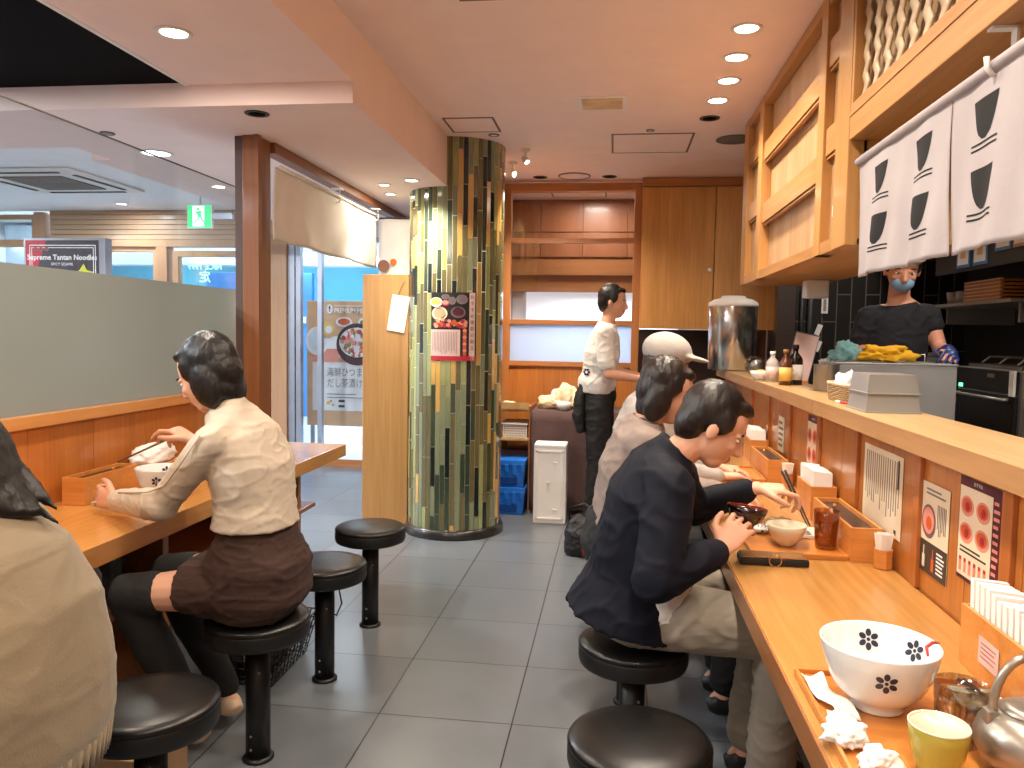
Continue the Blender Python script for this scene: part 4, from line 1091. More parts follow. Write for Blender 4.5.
def pC(mb, w, h):
    mb.rect(-w, -h, w, h, 'p_maroon', 0, .001)
    mb.rect(-w*.97, -h*.92, w*.62, h*.82, 'p_cream', .0012)
    mb.text('RAMEN MENU'[:0] + 'おすすめ', -w*.1, h*.91, h*.09, 'text_white', .0014)
    k = 0
    for i in range(2):
        for j in range(2):
            c = (-w*.58 + i*w*.78, h*.45 - j*h*.52)
            mb.disc(c, w*.33, 'p_salmon', .0018, 22, h*.2); mb.disc((c[0], c[1] + .002), w*.24, 'p_orange', .0024, 18, h*.14); mb.disc((c[0] + .004, c[1]), w*.1, 'p_red', .003, 12)
    lines(mb, -w*.85, -h*.48, w*.5, -h*.32, 2, 'text_dark', z=.0018)
    for i in range(6): mb.rect(-w*.86 + i*w*.24, -h*.84, -w*.86 + i*w*.24 + w*.12, -h*.56, 'p_salmon', .0018); mb.disc((-w*.8 + i*w*.24, -h*.6), w*.05, 'p_red', .0024, 8)
    lines(mb, w*.68, -h*.9, w*.95, h*.8, 12, 'p_salmon', z=.0014)
wallposter('menu_poster', 1.84, .965, .2, .24, 'maroon-edged menu poster with four noodle bowls at the right', pC)
wallposter('menu_poster', 3.30, .93, .2, .30, 'narrow maroon-topped menu poster in the middle of the counter wall', pC)
def pD(mb, w, h):
    mb.rect(-w, -h, w, h, 'p_cream', 0, .001); lines(mb, -w*.8, -h*.8, w*.8, h*.8, 5, 'text_grey', z=.0012)
wallposter('notice_card', 3.92, .93, .13, .17, 'small cream card on the counter wall farther back', pD)

# poster wrapped around the column
R0 = cr + .0085
def wrap(mb0, zc, off):
    for i, v in enumerate(mb0.v):
        a = -pi/2 + (v.x + off)/R0; r = R0 + v.z
        mb0.v[i] = V((cx + r*cos(a), cy + r*sin(a), zc + v.y))
    return mb0
mb = MB()
def cr_(x0, y0, x1, y1, m, z=0):
    n = max(1, int((x1-x0)/.012))
    for i in range(n): mb.rect(x0 + (x1-x0)*i/n, y0, x0 + (x1-x0)*(i+1)/n, y1, m, z, .0006)
cr_(-.155, -.225, .155, .225, 'p_black'); cr_(-.155, -.225, .155, -.195, 'p_crimson', .001); cr_(-.155, -.195, .045, -.02, 'p_pink', .001); cr_(.105, -.225, .145, .225, 'p_pink', .001)
for x, y, a, b, c, d in ((-.12, .16, .045, .032, 'p_white', 'p_yellow'), (-.055, .195, .028, .018, 'text_grey', 'p_purplegrey'), (-.055, .155, .028, .02, 'p_red', 'p_salmon'), (-.01, .17, .025, .026, 'text_grey', 'p_purplegrey'), (.055, .18, .038, .032, 'text_grey', 'p_purplegrey'),
                      (-.095, .085, .055, .045, 'p_cream', 'p_lightwood'), (.03, .095, .05, .038, 'p_purplegrey', 'p_maroon')):
    mb.disc((x, y), a, c, .0012, 20, b); mb.disc((x, y + .003), a*.75, d, .0022, 18, b*.7)
rr = random.Random(2)
for k in range(46):
    x = rr.uniform(-.14, .08); mb.disc((x, rr.uniform(.0, .045)), .008 + .008*rr.random(), rr.choice(('p_orange', 'p_red', 'p_salmon', 'p_lightwood')), .0012 + k*.00003, 7)
for k in range(16): cr_(-.142 + k*.0108, -.185 + .03*rr.random(), -.139 + k*.0108, -.035, 'text_grey', .0018)
for k in range(8): mb.disc((.075, -.18 + k*.022), .014, ('p_orange', 'p_salmon')[k % 2], .0012, 10)
for k, ch in enumerate('おすすめ季節の献立'): mb.text(ch, .125, .195 - k*.042, .03, 'text_dark', .0018)
wrap(mb, 1.435, .05)
build(mb, 'menu_poster', label='black and red dish menu poster fixed to the tiled column', cat='poster')

# ------------------------------------------------------------------ things on the serving ledge
ZL = 1.1655
t = thing('wicker_basket', (.885, 3.06, ZL), 'small wicker basket of packets on the serving ledge', 'basket')
mb = MB()
for k in range(9):
    z = .005 + k*.0075; s = 1 + k*.012
    pts = []
    for i in range(41):
        a = 2*pi*i/40; c_, s_ = cos(a), sin(a)
        c_ = math.copysign(abs(c_)**.5, c_); s_ = math.copysign(abs(s_)**.5, s_)
        w_ = .003*(1 if (i + k) % 2 else -1); pts.append(((.055*s + w_)*c_, (.125*s + w_)*s_, z))
    mb.tube(pts, .0045, 'bread' if k == 8 else 'lattice_back', 6)
mb.box((-.048, -.115, .002), (.048, .115, .008), 'lattice_back')
build(mb, 'woven_body', t, world=False)
for k, (x, y, w_) in enumerate(((-.01, .06, .05), (.01, -.055, .055), (-.005, .0, .04))):
    crumple('snack_packet', (.885 + x, 3.06 + y, ZL + .012), (.035, w_, .055), ('white packet at the left end of the wicker basket', 'clear-wrapped packet at the right end of the wicker basket', 'pale packet in the middle of the wicker basket')[k], 'packet', ('tissue', 'plastic_film', 'paper')[k], 5 + k, amp=.35)
t = thing('steel_container', (.885, 2.68, ZL), 'lower upturned steel food pan on the serving ledge', 'container')
def pan(x0, x1, y0, y1, z0, h, tp=.006):
    mb = MB().hexa([(x0, y0, z0), (x1, y0, z0), (x1, y1, z0), (x0, y1, z0)], [(x0 + tp, y0 + tp, z0 + h), (x1 - tp, y0 + tp, z0 + h), (x1 - tp, y1 - tp, z0 + h), (x0 + tp, y1 - tp, z0 + h)], 'steel')
    mb.box((x0 - .004, y0 - .004, z0), (x1 + .004, y1 + .004, z0 + .004), 'steel', .001); return mb
build(pan(.80, .965, 2.60, 2.80, ZL, .058), 'pan_body', t)
t = thing('steel_container', (.885, 2.68, ZL + .06), 'upper upturned steel food pan stacked on the lower one', 'container')
build(pan(.804, .961, 2.604, 2.796, ZL + .059, .062), 'pan_body', t)
build(MB().lathe([(.004, 0), (.004, .10)], 'p_crimson', (0, 0, 0), 10, 'y'), 'pen_body', t2 := thing('red_pen', (.83, 2.86, ZL + .0045), 'red pen lying between the basket and the steel pans', 'pen', rz=radians(10)), world=False)
build(MB().lathe([(.0045, .08), (.0045, .115), (.003, .118)], 'white', (0, 0, 0), 10, 'y'), 'pen_cap', t2, world=False)
# bottles and menu holder
def bottle(loc, lab, r, h, glass, capm, labelm):
    t = thing('sauce_bottle', loc, lab, 'bottle')
    build(MB().lathe([(0, 0), (r, 0), (r, h*.62), (r*.8, h*.7), (r*.36, h*.8), (r*.36, h*.9), (0, h*.9)], glass, n=24), 'bottle_body', t, world=False)
    build(MB().lathe([(r*.45, h*.88), (r*.45, h), (0, h)], capm, n=20), 'cap', t, world=False)
    build(MB().lathe([(r + .0008, h*.12), (r + .0008, h*.5)], labelm, n=24), 'paper_label', t, world=False)
bottle((.90, 4.05, ZL), 'dark soy sauce bottle with white label on the serving ledge', .036, .20, 'soy', 'black', 'paper')
bottle((.84, 3.98, ZL), 'brown bottle with tan cap beside the dark sauce bottle', .03, .175, 'sauce', 'cork', 'p_yellow')
bottle((.83, 4.25, ZL), 'white squeeze bottle left of the brown bottles', .032, .16, 'plastic_cup', 'white', 'p_pink')
t = thing('menu_stand', (.93, 4.2, ZL), 'tall pale menu card leaning behind the sauce bottles', 'menu')
mb = MB(); mb.M = Matrix.Translation((.94, 4.2, ZL + .012)) @ Matrix.Rotation(radians(12), 4, 'Y')
mb.box((-.06, -.003, 0), (.06, .003, .25), 'text_grey', .001).box((-.056, -.004, .006), (.056, -.003, .244), 'p_pink')
build(mb, 'card', t); build(MB().box((.87, 4.17, ZL), (1.0 - .005, 4.23, ZL + .012), 'box_wood'), 'stand', t)
t = thing('white_dish', (.80, 4.4, ZL), 'bright white dish of yellow food left of the bottles', 'dish')
build(MB().lathe([(0, 0), (.03, 0), (.055, .03), (.06, .05), (.057, .05), (.05, .03), (0, .012)], 'porcelain', n=28), 'dish_body', t, world=False)
build(MB().ball((0, 0, .035), (.045, .045, .022), 'p_yellow'), 'food', t, world=False)
t = thing('steel_pot', (.94, 3.62, ZL), 'shiny steel pot with two lug handles on the serving ledge', 'pot')
build(MB().lathe([(0, 0), (.052, 0), (.054, .004), (.054, .115), (.057, .118), (.052, .118), (.05, .01), (0, .008)], 'steel_dark', n=36), 'pot_body', t, world=False)
for a in (0, 1):
    y = -.03 + .045*a; build(MB().tube([(-.02, y, .118), (-.02, y, .14), (.0, y, .143), (.0, y, .118)], .004, 'steel', 8), 'handle', t, world=False)
t = thing('glass_jar', (.86, 4.95, ZL), 'dark rounded glass jar lying beside the tall steel urn', 'jar')
build(MB().ball((0, 0, .06), (.06, .075, .06), 'lid_clear').lathe([(.035, -.1), (.038, -.06)], 'steel_dark', (0, 0, .06), 24, 'y'), 'jar_body', t, world=False)
t = thing('tea_urn', (.815, 5.6, ZL), 'tall cylindrical steel urn with a white domed lid', 'urn')
build(MB().lathe([(0, 0), (.15, 0), (.165, .01), (.165, .44), (.163, .445), (0, .445)], 'urn_steel', n=56), 'urn_body', t, world=False)
build(MB().lathe([(.168, .44), (.170, .45), (.165, .468), (.13, .49), (.085, .5), (.08, .512), (.075, .515), (0, .515)], 'white', n=56), 'lid', t, world=False)

# ------------------------------------------------------------------ kitchen
t = thing('prep_counter', (1.3, 4.0, .12), 'stainless steel prep unit standing behind the serving ledge', 'counter')
build(MB().box((1.0, 1.0, .12), (1.5, 3.69, .86), 'steel', .004).box((1.0, 3.69, .12), (1.515, 4.0, 1.283), 'steel_brushed', .004), 'body', t)
build(MB().box((.998, 3.686, 1.2835), (1.52, 4.004, 1.292), 'steel', .002), 'top_edge', t)
crumple('yellow_towel', (1.235, 3.82, 1.2925), (.115, .07, .045), 'crumpled yellow towel on top of the steel prep unit', 'towel', 'yellow_cloth', 2, amp=.6)
crumple('teal_towel', (1.07, 3.82, 1.2925), (.055, .06, .05), 'crumpled teal towel left of the yellow towel', 'towel', 'teal_cloth', 8, amp=.5)
for x, l in ((1.32, 'small steel pan handle right of the yellow towel'), (1.42, 'small steel pan handle near the gloved hand')):
    t = thing('steel_ladle', (x, 3.95, 1.2925), l, 'ladle')
    build(MB().tube([(x, 3.93, 1.2935 + .002), (x, 3.93, 1.33), (x + .045, 3.93, 1.33), (x + .045, 3.93, 1.2935 + .002)], .004, 'steel', 8), 'handle', t)
    build(MB().box((x - .006, 3.91, 1.2922), (x + .055, 3.95, 1.2955), 'steel'), 'base', t)
t = thing('oven', (2.2, 4.5, .12), 'black fronted commercial oven with steel handle in the kitchen', 'oven')
build(MB().box((2.02, 4.17, .12), (2.45, 4.9, 1.25), 'steel', .004), 'body', t)
build(MB().box((2.0, 4.2, 1.13), (2.019, 4.87, 1.245), 'black', .003), 'control_panel', t)
build(MB().box((2.0, 4.2, .55), (2.019, 4.87, 1.12), 'bagblack', .003), 'door', t)
build(MB().box((1.9995, 4.42, 1.205), (1.9999, 4.50, 1.225), 'text_grey'), 'nameplate', t)
build(MB().box((1.9990, 4.79, 1.135), (1.9998, 4.84, 1.155), 'led'), 'indicator', t, label='green lit indicator')
build(MB().tube([(2.0, 4.25, 1.10), (1.965, 4.25, 1.10), (1.965, 4.82, 1.10), (2.0, 4.82, 1.10)], .009, 'steel', 10), 'door_handle', t)
build(MB().box((1.985, 4.19, 1.12), (2.0, 4.235, 1.25), 'white', .003), 'side_tag', t)
build(MB().box((2.02, 3.95, .12), (2.45, 4.165, 1.3), 'steel_brushed', .004), 'steel_cabinet', label='tall steel cabinet side at the right edge beside the oven', cat='cabinet')
t = thing('gas_hob', (2.25, 4.5, 1.251), 'low steel hob grates on top of the oven', 'hob')
build(MB().box((2.05, 4.25, 1.2505), (2.42, 4.85, 1.27), 'steel_dark', .003), 'tray', t)
for y in (4.35, 4.55, 4.75): build(MB().tube([(2.08, y, 1.275), (2.12, y, 1.31), (2.3, y, 1.31), (2.34, y, 1.275)], .006, 'steel', 8), 'grate', t)
t = thing('storage_tub', (1.86, 5.3, 1.0), 'clear lidded storage tub behind the cook', 'tub')
build(MB().hexa([(1.70, 5.1, 1.02), (2.02, 5.1, 1.02), (2.02, 5.5, 1.02), (1.70, 5.5, 1.02)], [(1.67, 5.07, 1.30), (2.05, 5.07, 1.30), (2.05, 5.53, 1.30), (1.67, 5.53, 1.30)], 'frost_blue' if False else 'text_grey'), 'tub_body', t)
build(MB().box((1.66, 5.06, 1.3), (2.06, 5.54, 1.318), 'steel_dark', .004), 'lid', t)
build(MB().box((1.6, 5.0, .12), (2.45, 5.6, 1.02), 'steel_dark', .004), 'rear_counter', label='low dark steel counter along the back of the kitchen', cat='counter')
t = thing('kitchen_shelf', (2.25, 4.6, 1.56), 'steel wall shelf with stacked trays in the kitchen', 'shelf')
build(MB().box((2.0, 4.3, 1.60), (2.5, 5.4, 1.62), 'steel', .002), 'board', t)
for y in (4.4, 5.3): build(MB().box((2.1, y, 1.5), (2.5, y + .02, 1.6), 'steel'), 'bracket', t)
for k in range(6):
    o = thing('wooden_tray', (2.22, 4.72, 1.6205 + k*.02), 'bottom wooden tray of the stack on the kitchen shelf' if k == 0 else ('second', 'third', 'fourth', 'fifth', 'top')[k-1] + ' wooden tray up from the bottom of the kitchen shelf stack', 'tray', 'wooden trays stacked on the kitchen shelf')
    build(MB().box((-.18, -.22, 0), (.18, .22, .013), 'tray_wood', .003).box((-.18, -.22, .013), (-.165, .22, .0185), 'bread').box((.165, -.22, .013), (.18, .22, .0185), 'bread'), 'tray_body', o, world=False)
for k, (y, z) in enumerate(((5.15, 1.6205), (5.28, 1.6205))):
    t = thing('white_cup', (2.12, y, z), ('white cup beside the stacked trays on the kitchen shelf', 'second white cup at the far end of the kitchen shelf')[k], 'cup')
    build(MB().lathe([(0, .004), (.03, 0), (.04, .08), (.037, .08), (.028, .008), (0, .007)], 'plastic_cup', n=24), 'cup_body', t, world=False)
t = thing('extractor_hood', (2.3, 3.9, 1.58), 'grey metal extractor hood at the right edge of the kitchen', 'hood')
mb = MB().add([(2.05, 3.6, 1.56), (2.05, 4.25, 1.56), (2.05, 3.6, 1.62), (2.05, 4.25, 1.62), (2.45, 3.6, 1.56), (2.45, 4.25, 1.56), (2.45, 3.6, 1.9), (2.45, 4.25, 1.9)], [(0, 2, 3, 1), (4, 5, 7, 6), (0, 1, 5, 4), (2, 6, 7, 3), (0, 4, 6, 2), (1, 3, 7, 5)], 'steel')
build(mb, 'hood_body', t)
S('trim_12', ((1.85, 3.0, 1.98), (2.5, 5.9, 2.05), 'darkwall'))
for k, (y, z, c) in enumerate(((4.62, 1.87, 'p_blue'), (4.42, 1.87, 'p_blue'), (4.18, 1.92, 'p_blue'), (4.0, 1.92, 'card'))):
    t = thing('order_card', (1.9, y, z - .07), ('blue and white picture card at the left of the kitchen card row', 'second blue and white card in the kitchen card row', 'third blue-bordered card in the kitchen card row', 'brown-bordered card at the right end of the kitchen card row')[k], 'card')
    build(MB().box((1.895, y - .08, z - .07), (1.9, y + .08, z + .11), c), 'card_body', t)
    build(MB().box((1.8935, y - .065, z - .055), (1.8948, y + .065, z + .095), 'p_white').box((1.8925, y - .03, z - .02), (1.8934, y + .03, z + .05), 'p_lightwood'), 'picture', t)
build(MB().box((1.9005, 3.8, 1.78), (1.92, 5.0, 1.979), 'darkwall'), 'card_rail', label='dark rail behind the row of cards in the kitchen', cat='rail')
t = thing('towel_dispenser', (1.08, 4.42, 1.61), 'white towel dispenser under the overhead cabinet', 'dispenser')
build(MB().box((1.02, 4.40, 1.615), (1.14, 4.50, 1.7115), 'white', .012), 'body', t)
t = thing('hanging_strip', (1.53, 5.96, 1.5), 'narrow white label strip hanging on the black tiles', 'label strip')
build(MB().box((1.50, 5.985, 1.58), (1.545, 5.995, 1.82), 'white'), 'strip', t)
mb = MB()
for k in range(14): mb.box((1.512, 5.982, 1.6 + k*.015), (1.533, 5.9849, 1.608 + k*.015), 'text_dark')
build(mb, 'marks', t)
for k, z in enumerate((1.46, 1.34)):
    mb = MB(); mb.M = Matrix.Translation((1.485, 5.985, z)) @ Matrix.Rotation(radians(20), 4, 'Y')
    build(mb.box((-.018, -.004, -.04), (.018, .004, .04), 'white'), 'paper_tag', label=('small white tag on the black tiles under the label strip', 'lower white tag on the black tiles')[k], cat='tag')
build(MB().tube([(1.42, 5.98, 1.8), (1.42, 5.97, 1.2)], .02, 'gp', 10).tube([(1.36, 5.98, 1.75), (1.36, 5.975, 1.3)], .012, 'p_slate', 8), 'hanging_tools', label='dark tools hanging on the black tiled wall', cat='tool')

# ------------------------------------------------------------------ back of the room
t = thing('side_table', (-.25, 6.25, 0), 'table under a brown cloth in front of the glazed partition', 'table')
build(MB().box((-.60, 6.0, .775), (.12, 6.5, .795), 'wood_shelf'), 'table_top', t)
for x in (-.57, .07):
    for y in (6.03, 6.44): build(MB().box((x, y, 0), (x + .03, y + .03, .775), 'gp'), 'leg', t)
mb = MB()
def tc(u, v):
    x = -.62 + .76*u; k = (1 - v)
    return (x + .0, 5.985 - .012*k - .018*k*abs(sin(u*16 + 1)) - .008*k*sin(u*37), .04 + .762*v)
mb.grid(tc, 60, 10, 'tablecloth_brown', .002)
mb.box((-.62, 5.99, .796), (.14, 6.5, .803), 'tablecloth_brown', .002)
mb.grid(lambda u, v: (-.622 - .01*(1-v)*abs(sin(u*12)), 6.5 - .51*u, .04 + .762*v), 30, 8, 'tablecloth_brown', .002)
build(mb, 'tablecloth', label='brown tablecloth draped to the floor behind the white foam box', cat='tablecloth')
t = thing('shelf_rack', (-.78, 6.2, 0), 'low wooden shelf rack between the column and the brown tablecloth', 'shelf')
for z in (.79, .56): build(MB().box((-.955, 6.0, z), (-.645, 6.45, z + .018), 'wood_shelf', .002), 'shelf_board', t)
for x in (-.97, -.643): build(MB().box((x, 6.0, 0), (x + .012, 6.45, .83), 'wood_edge'), 'side_panel', t)
build(MB().box((-.955, 5.99, .808), (-.645, 6.0, .86), 'wood_shelf'), 'front_lip', t)
t = thing('wire_basket', (-.75, 6.15, .579), 'pink and white plastic basket on the shelf rack', 'basket')
mb = MB()
for k in range(6): mb.box((-.85, 6.03, .582 + k*.018), (-.66, 6.038, .592 + k*.018), 'white')
for k in range(9): mb.box((-.85 + k*.023, 6.028, .58), (-.843 + k*.023, 6.036, .69), 'white')
mb.box((-.86, 6.02, .685), (-.65, 6.33, .695), 'white').box((-.85, 6.04, .58), (-.66, 6.32, .584), 'white')
build(mb, 'basket_body', t); build(MB().box((-.84, 6.05, .63), (-.67, 6.3, .683), 'p_crimson', .01), 'contents', t)
def crate(z, lab):
    t = thing('plastic_crate', (-.77, 6.1, z), lab, 'crate', 'stacked blue crates')
    x0, x1, y0, y1, h = -.955, -.65, 5.88, 6.42, .212
    mb = MB().hexa([(x0 + .02, y0 + .02, z), (x1 - .02, y0 + .02, z), (x1 - .02, y1 - .02, z), (x0 + .02, y1 - .02, z)], [(x0 + .004, y0 + .008, z + h - .04), (x1 - .004, y0 + .008, z + h - .04), (x1 - .004, y1 - .008, z + h - .04), (x0 + .004, y1 - .008, z + h - .04)], 'blue_plastic')
    mb.box((x0, y0, z + h - .045), (x1, y1, z + h), 'blue_plastic', .006); build(mb, 'crate_body', t)
    mb = MB()
    for k in range(5): mb.box((x0 + .02 + k*.062, y0 - .006, z + h - .09 - .025*(k % 2)), (x0 + .05 + k*.062, y0 + .02, z + h - .03), 'blue_plastic', .004)
    build(mb, 'latch_tabs', t)
    build(MB().box((x0 + .06, y0 + .004, z + .025), (x1 - .06, y0 + .018, z + .08), 'blue_plastic_dark', .004), 'recess', t)
crate(0.0, 'lower blue plastic crate under the shelf rack'); crate(.2135, 'upper blue plastic crate under the shelf rack')
t = thing('foam_box', (-.445, 5.78, 0), 'white foam box standing on end before the brown tablecloth', 'box')
build(MB().box((-.565, 5.66, 0), (-.325, 5.86, .59), 'styro', .012), 'box_body', t)
mb = MB().box((-.56, 5.652, .57), (-.33, 5.659, .585), 'styro', .002)
for a in ((-.545, .03, -.53, .55), (-.36, .03, -.345, .55), (-.545, .03, -.345, .045), (-.545, .53, -.345, .545)): mb.box((a[0], 5.650, a[1]), (a[2], 5.6595, a[3]), 'styro', .003)
for x, z in ((-.42, .45), (-.42, .1), (-.37, .3), (-.47, .3)): mb.box((x, 5.652, z), (x + .03, 5.659, z + .012), 'styro', .002)
build(mb, 'lid_ridges', t)
bl = [((-.50, 6.2, .8035), (.095, .08, .065), 'cream bread bag at the left of the brown table', 'bread'), ((-.36, 6.25, .8035), (.10, .09, .115), 'large bulging cream bag in the middle of the brown table', 'bread'),
      ((-.22, 6.2, .8035), (.075, .08, .08), 'cream bag on the right of the brown table', 'bread'), ((-.44, 6.36, .8035), (.085, .07, .085), 'pale bag behind the others against the partition', 'tissue'), ((-.82, 6.15, .8085), (.06, .06, .03), 'low pale packet on top of the shelf rack', 'bread')]
for k, (p, r_, l, m) in enumerate(bl): crumple('food_bag', p, r_, l, 'bag', m, 20 + k, amp=.3)
t = thing('white_bowl', (-.38, 6.06, .8035), 'white bowl in front of the cream bags', 'bowl')
build(MB().lathe([(0, .003), (.03, 0), (.05, .02), (.062, .065), (.059, .065), (.047, .022), (0, .01)], 'porcelain', n=30), 'bowl_body', t, world=False)

# floor bag beside the stools, pouch with red trim
t = thing('shoulder_bag', (-.11, 4.9, 0), 'black bag with red edged pocket on the floor by the stools', 'bag')
mb = MB(); mb.loft([(-.11, 4.9, .0), (-.11, 4.9, .03), (-.11, 4.9, .15), (-.10, 4.9, .22), (-.09, 4.9, .25)], [(.10, .07), (.115, .085), (.11, .08), (.09, .05), (.05, .02)], (1, 0, 0), 'bagblack')
organic(mb, 'bag_body', t, .008, 3, .012, 12)
build(MB().box((-.10, 4.795, .02), (.0, 4.815, .15), 'bagblack', .008), 'pocket', t)
mb = MB().tube([(-.10, 4.79, .02), (-.10, 4.79, .15), (.0, 4.79, .15), (.0, 4.79, .02), (-.10, 4.79, .02)], .005, 'p_crimson', 8)
build(mb, 'red_trim', t, label='red trim of the pocket')
build(MB().tube([(-.19, 4.9, .2), (-.2, 4.88, .3), (-.1, 4.86, .34), (-.02, 4.88, .28), (-.02, 4.9, .2)], .008, 'bagblack', 8), 'strap', t)
t.location.x -= .06

# under the left table
t = thing('luggage_basket', (-1.42, 2.98, 0), 'glossy dark wire basket on the floor behind the stools', 'basket')
mb = MB()
for k in range(6):
    s = .13 + .008*k; z = .01 + k*.035
    mb.tube([(-s, -s*1.3, z), (s, -s*1.3, z), (s, s*1.3, z), (-s, s*1.3, z), (-s, -s*1.3, z)], .003, 'slate_wire', 6)
for k in range(11):
    u = -1 + .2*k
    for sx in (-1, 1): mb.tube([(sx*.13, u*.169, .01), (sx*.17, u*.221, .185)], .0025, 'slate_wire', 5)
    for sy in (-1, 1): mb.tube([(u*.13, sy*.169, .01), (u*.17, sy*.221, .185)], .0025, 'slate_wire', 5)
    mb.tube([(u*.13, -.169, .01), (u*.13, .169, .01)], .0025, 'slate_wire', 5)
build(mb, 'wire_frame', t, world=False)
crumple('dark_bag', (-1.42, 2.98, .016), (.11, .15, .10), 'black plastic bag lying in the wire basket', 'bag', 'bagblack', 31, amp=.35)
build(MB().tube([(-1.30, 3.25, .35), (-1.24, 3.28, .34), (-1.19, 3.27, .28), (-1.16, 3.24, .2), (-1.17, 3.2, .16), (-1.2, 3.2, .18)], .004, 'black', 8), 'hanging_cable', label='thin black hooked cable beside the stool poles', cat='cable')
t = thing('cardboard_box', (-1.42, 2.02, 0), 'brown cardboard box on the floor behind the front left stool', 'box')
build(MB().box((-1.56, 1.90, 0), (-1.26, 2.16, .22), 'card', .004), 'box_body', t)
build(MB().box((-1.43, 1.898, 0), (-1.39, 2.162, .2215), 'p_lightwood'), 'tape', t)
t = thing('backpack', (-1.83, 2.45, .426), 'dark bag with a silver bottle on the shelf under the left table', 'bag')
mb = MB(); mb.loft([(-1.83, 2.45, .43), (-1.83, 2.45, .46), (-1.83, 2.45, .58), (-1.83, 2.45, .65)], [(.10, .13), (.12, .15), (.12, .14), (.08, .09)], (1, 0, 0), 'bagblack')
organic(mb, 'bag_body', t, .01, 3, .012, 12)
build(MB().lathe([(0, 0), (.028, 0), (.028, .15), (.018, .17), (.018, .19), (0, .19)], 'silver', (-1.69, 2.33, .43), 20), 'bottle', t)
build(MB().tube([(-1.72, 2.5, .6), (-1.69, 2.5, .66), (-1.74, 2.5, .668), (-1.8, 2.5, .64)], .006, 'black'), 'handle', t)
# ------------------------------------------------------------------ people
def norm(v): return V(v).normalized()
def head(mb, c, f, u, mat, long=1):
    c = V(c); f = norm(f); u = norm(u); r = f.cross(u).normalized(); u = r.cross(f)
    R = Matrix((r, f, u)).transposed()
    mb.ball(c + u*.028 - f*.012, (.074, .094, .09), mat, R, 28, 18)
    mb.ball(c - u*.02 + f*.02, (.064, .068, .082), mat, R, 24, 16)
    mb.ball(c - u*.078 + f*.045, (.038, .034, .030), mat, R)
    mb.ball(c + f*.068 + u*.016, (.052, .018, .010), mat, R)
    for s in (-1, 1):
        mb.ball(c + r*s*.035 + f*.062 - u*.02, (.022, .018, .018), mat, R)
        mb.ball(c + r*s*.077 - f*.005 - u*.008, (.009, .017, .030), mat, R)
    mb.cap(c + f*.082 + u*.008, c + f*.100 - u*.026, .009, .013, mat)
    for s in (-1, 1): mb.ball(c + f*.092 - u*.031 + r*s*.011, .0085, mat)
    mb.ball(c + f*.083 - u*.055, (.024, .010, .007), mat, R); mb.ball(c + f*.080 - u*.065, (.019, .010, .007), mat, R)
    return R
def face_parts(c, f, u, parent):
    c = V(c); f = norm(f); u = norm(u); r = f.cross(u).normalized(); u = r.cross(f); R = Matrix((r, f, u)).transposed()
    for s in (-1, 1):
        p = c + r*s*.031 + f*.0715 + u*.004
        e = build(MB().ball(p, (.0125, .0085, .0065), 'eyewhite', R), 'eye', parent)
        build(MB().ball(p + f*.0062, (.0055, .0032, .0055), 'iris', R, 12, 8), 'iris', e)
        build(MB().tube([p + u*.019 + f*.004 - r*.018, p + u*.023 + f*.0075, p + u*.019 + f*.003 + r*.018], .0028, 'hair_black', 6), 'eyebrow', parent)
def hand(mb, wrist, fwd, pn, thumb, mat, curl=(.5, .6, .4), spread=.06, curls=None, tcurl=.5, s=1):
    w = V(wrist); f = norm(fwd); pn = norm(V(pn) - f*V(pn).dot(f)); sd = norm(V(thumb) - f*V(thumb).dot(f) - pn*V(thumb).dot(pn))
    mb.loft([w - f*.02, w, w + f*.035*s, w + f*.075*s, w + f*.088*s], [(.024, .019), (.026, .018), (.036*s, .0155), (.040*s, .0135), (.036*s, .009)], sd, mat, 20, 2.4)
    L = ((.043, .026, .021), (.047, .029, .022), (.043, .027, .021), (.034, .020, .018))
    tips = []
    for i, off in enumerate((.0315, .0105, -.0105, -.0305)):
        c = curls[i] if curls else curl
        b = w + f*(.080 - (.006 if i == 3 else 0))*s + sd*off*s; d0 = (f + sd*spread*(1.5 - i)).normalized(); a = 0; rad = .0088 if i < 3 else .0078
        for k in range(3):
            a += c[k]; d = d0*cos(a) + pn*sin(a); e = b + d*L[i][k]*s
            mb.cap(b, e, rad, rad - .0008, mat, 12); b = e; rad -= .0007
        tips.append(b)
    b = w + f*.022*s + sd*.022*s; a = tcurl
    d = (f*.62 + sd*.72 + pn*.25*a).normalized(); e = b + d*.045*s; mb.cap(b, e, .0145, .011, mat, 12)
    d = (f*.88 + sd*(.45 - .5*a) + pn*.6*a).normalized(); g = e + d*.030*s; mb.cap(e, g, .011, .0098, mat, 12)
    d = (f*.9 + sd*(.2 - .6*a) + pn*.7*a).normalized(); h = g + d*.023*s; mb.cap(g, h, .0098, .0082, mat, 12)
    return tips
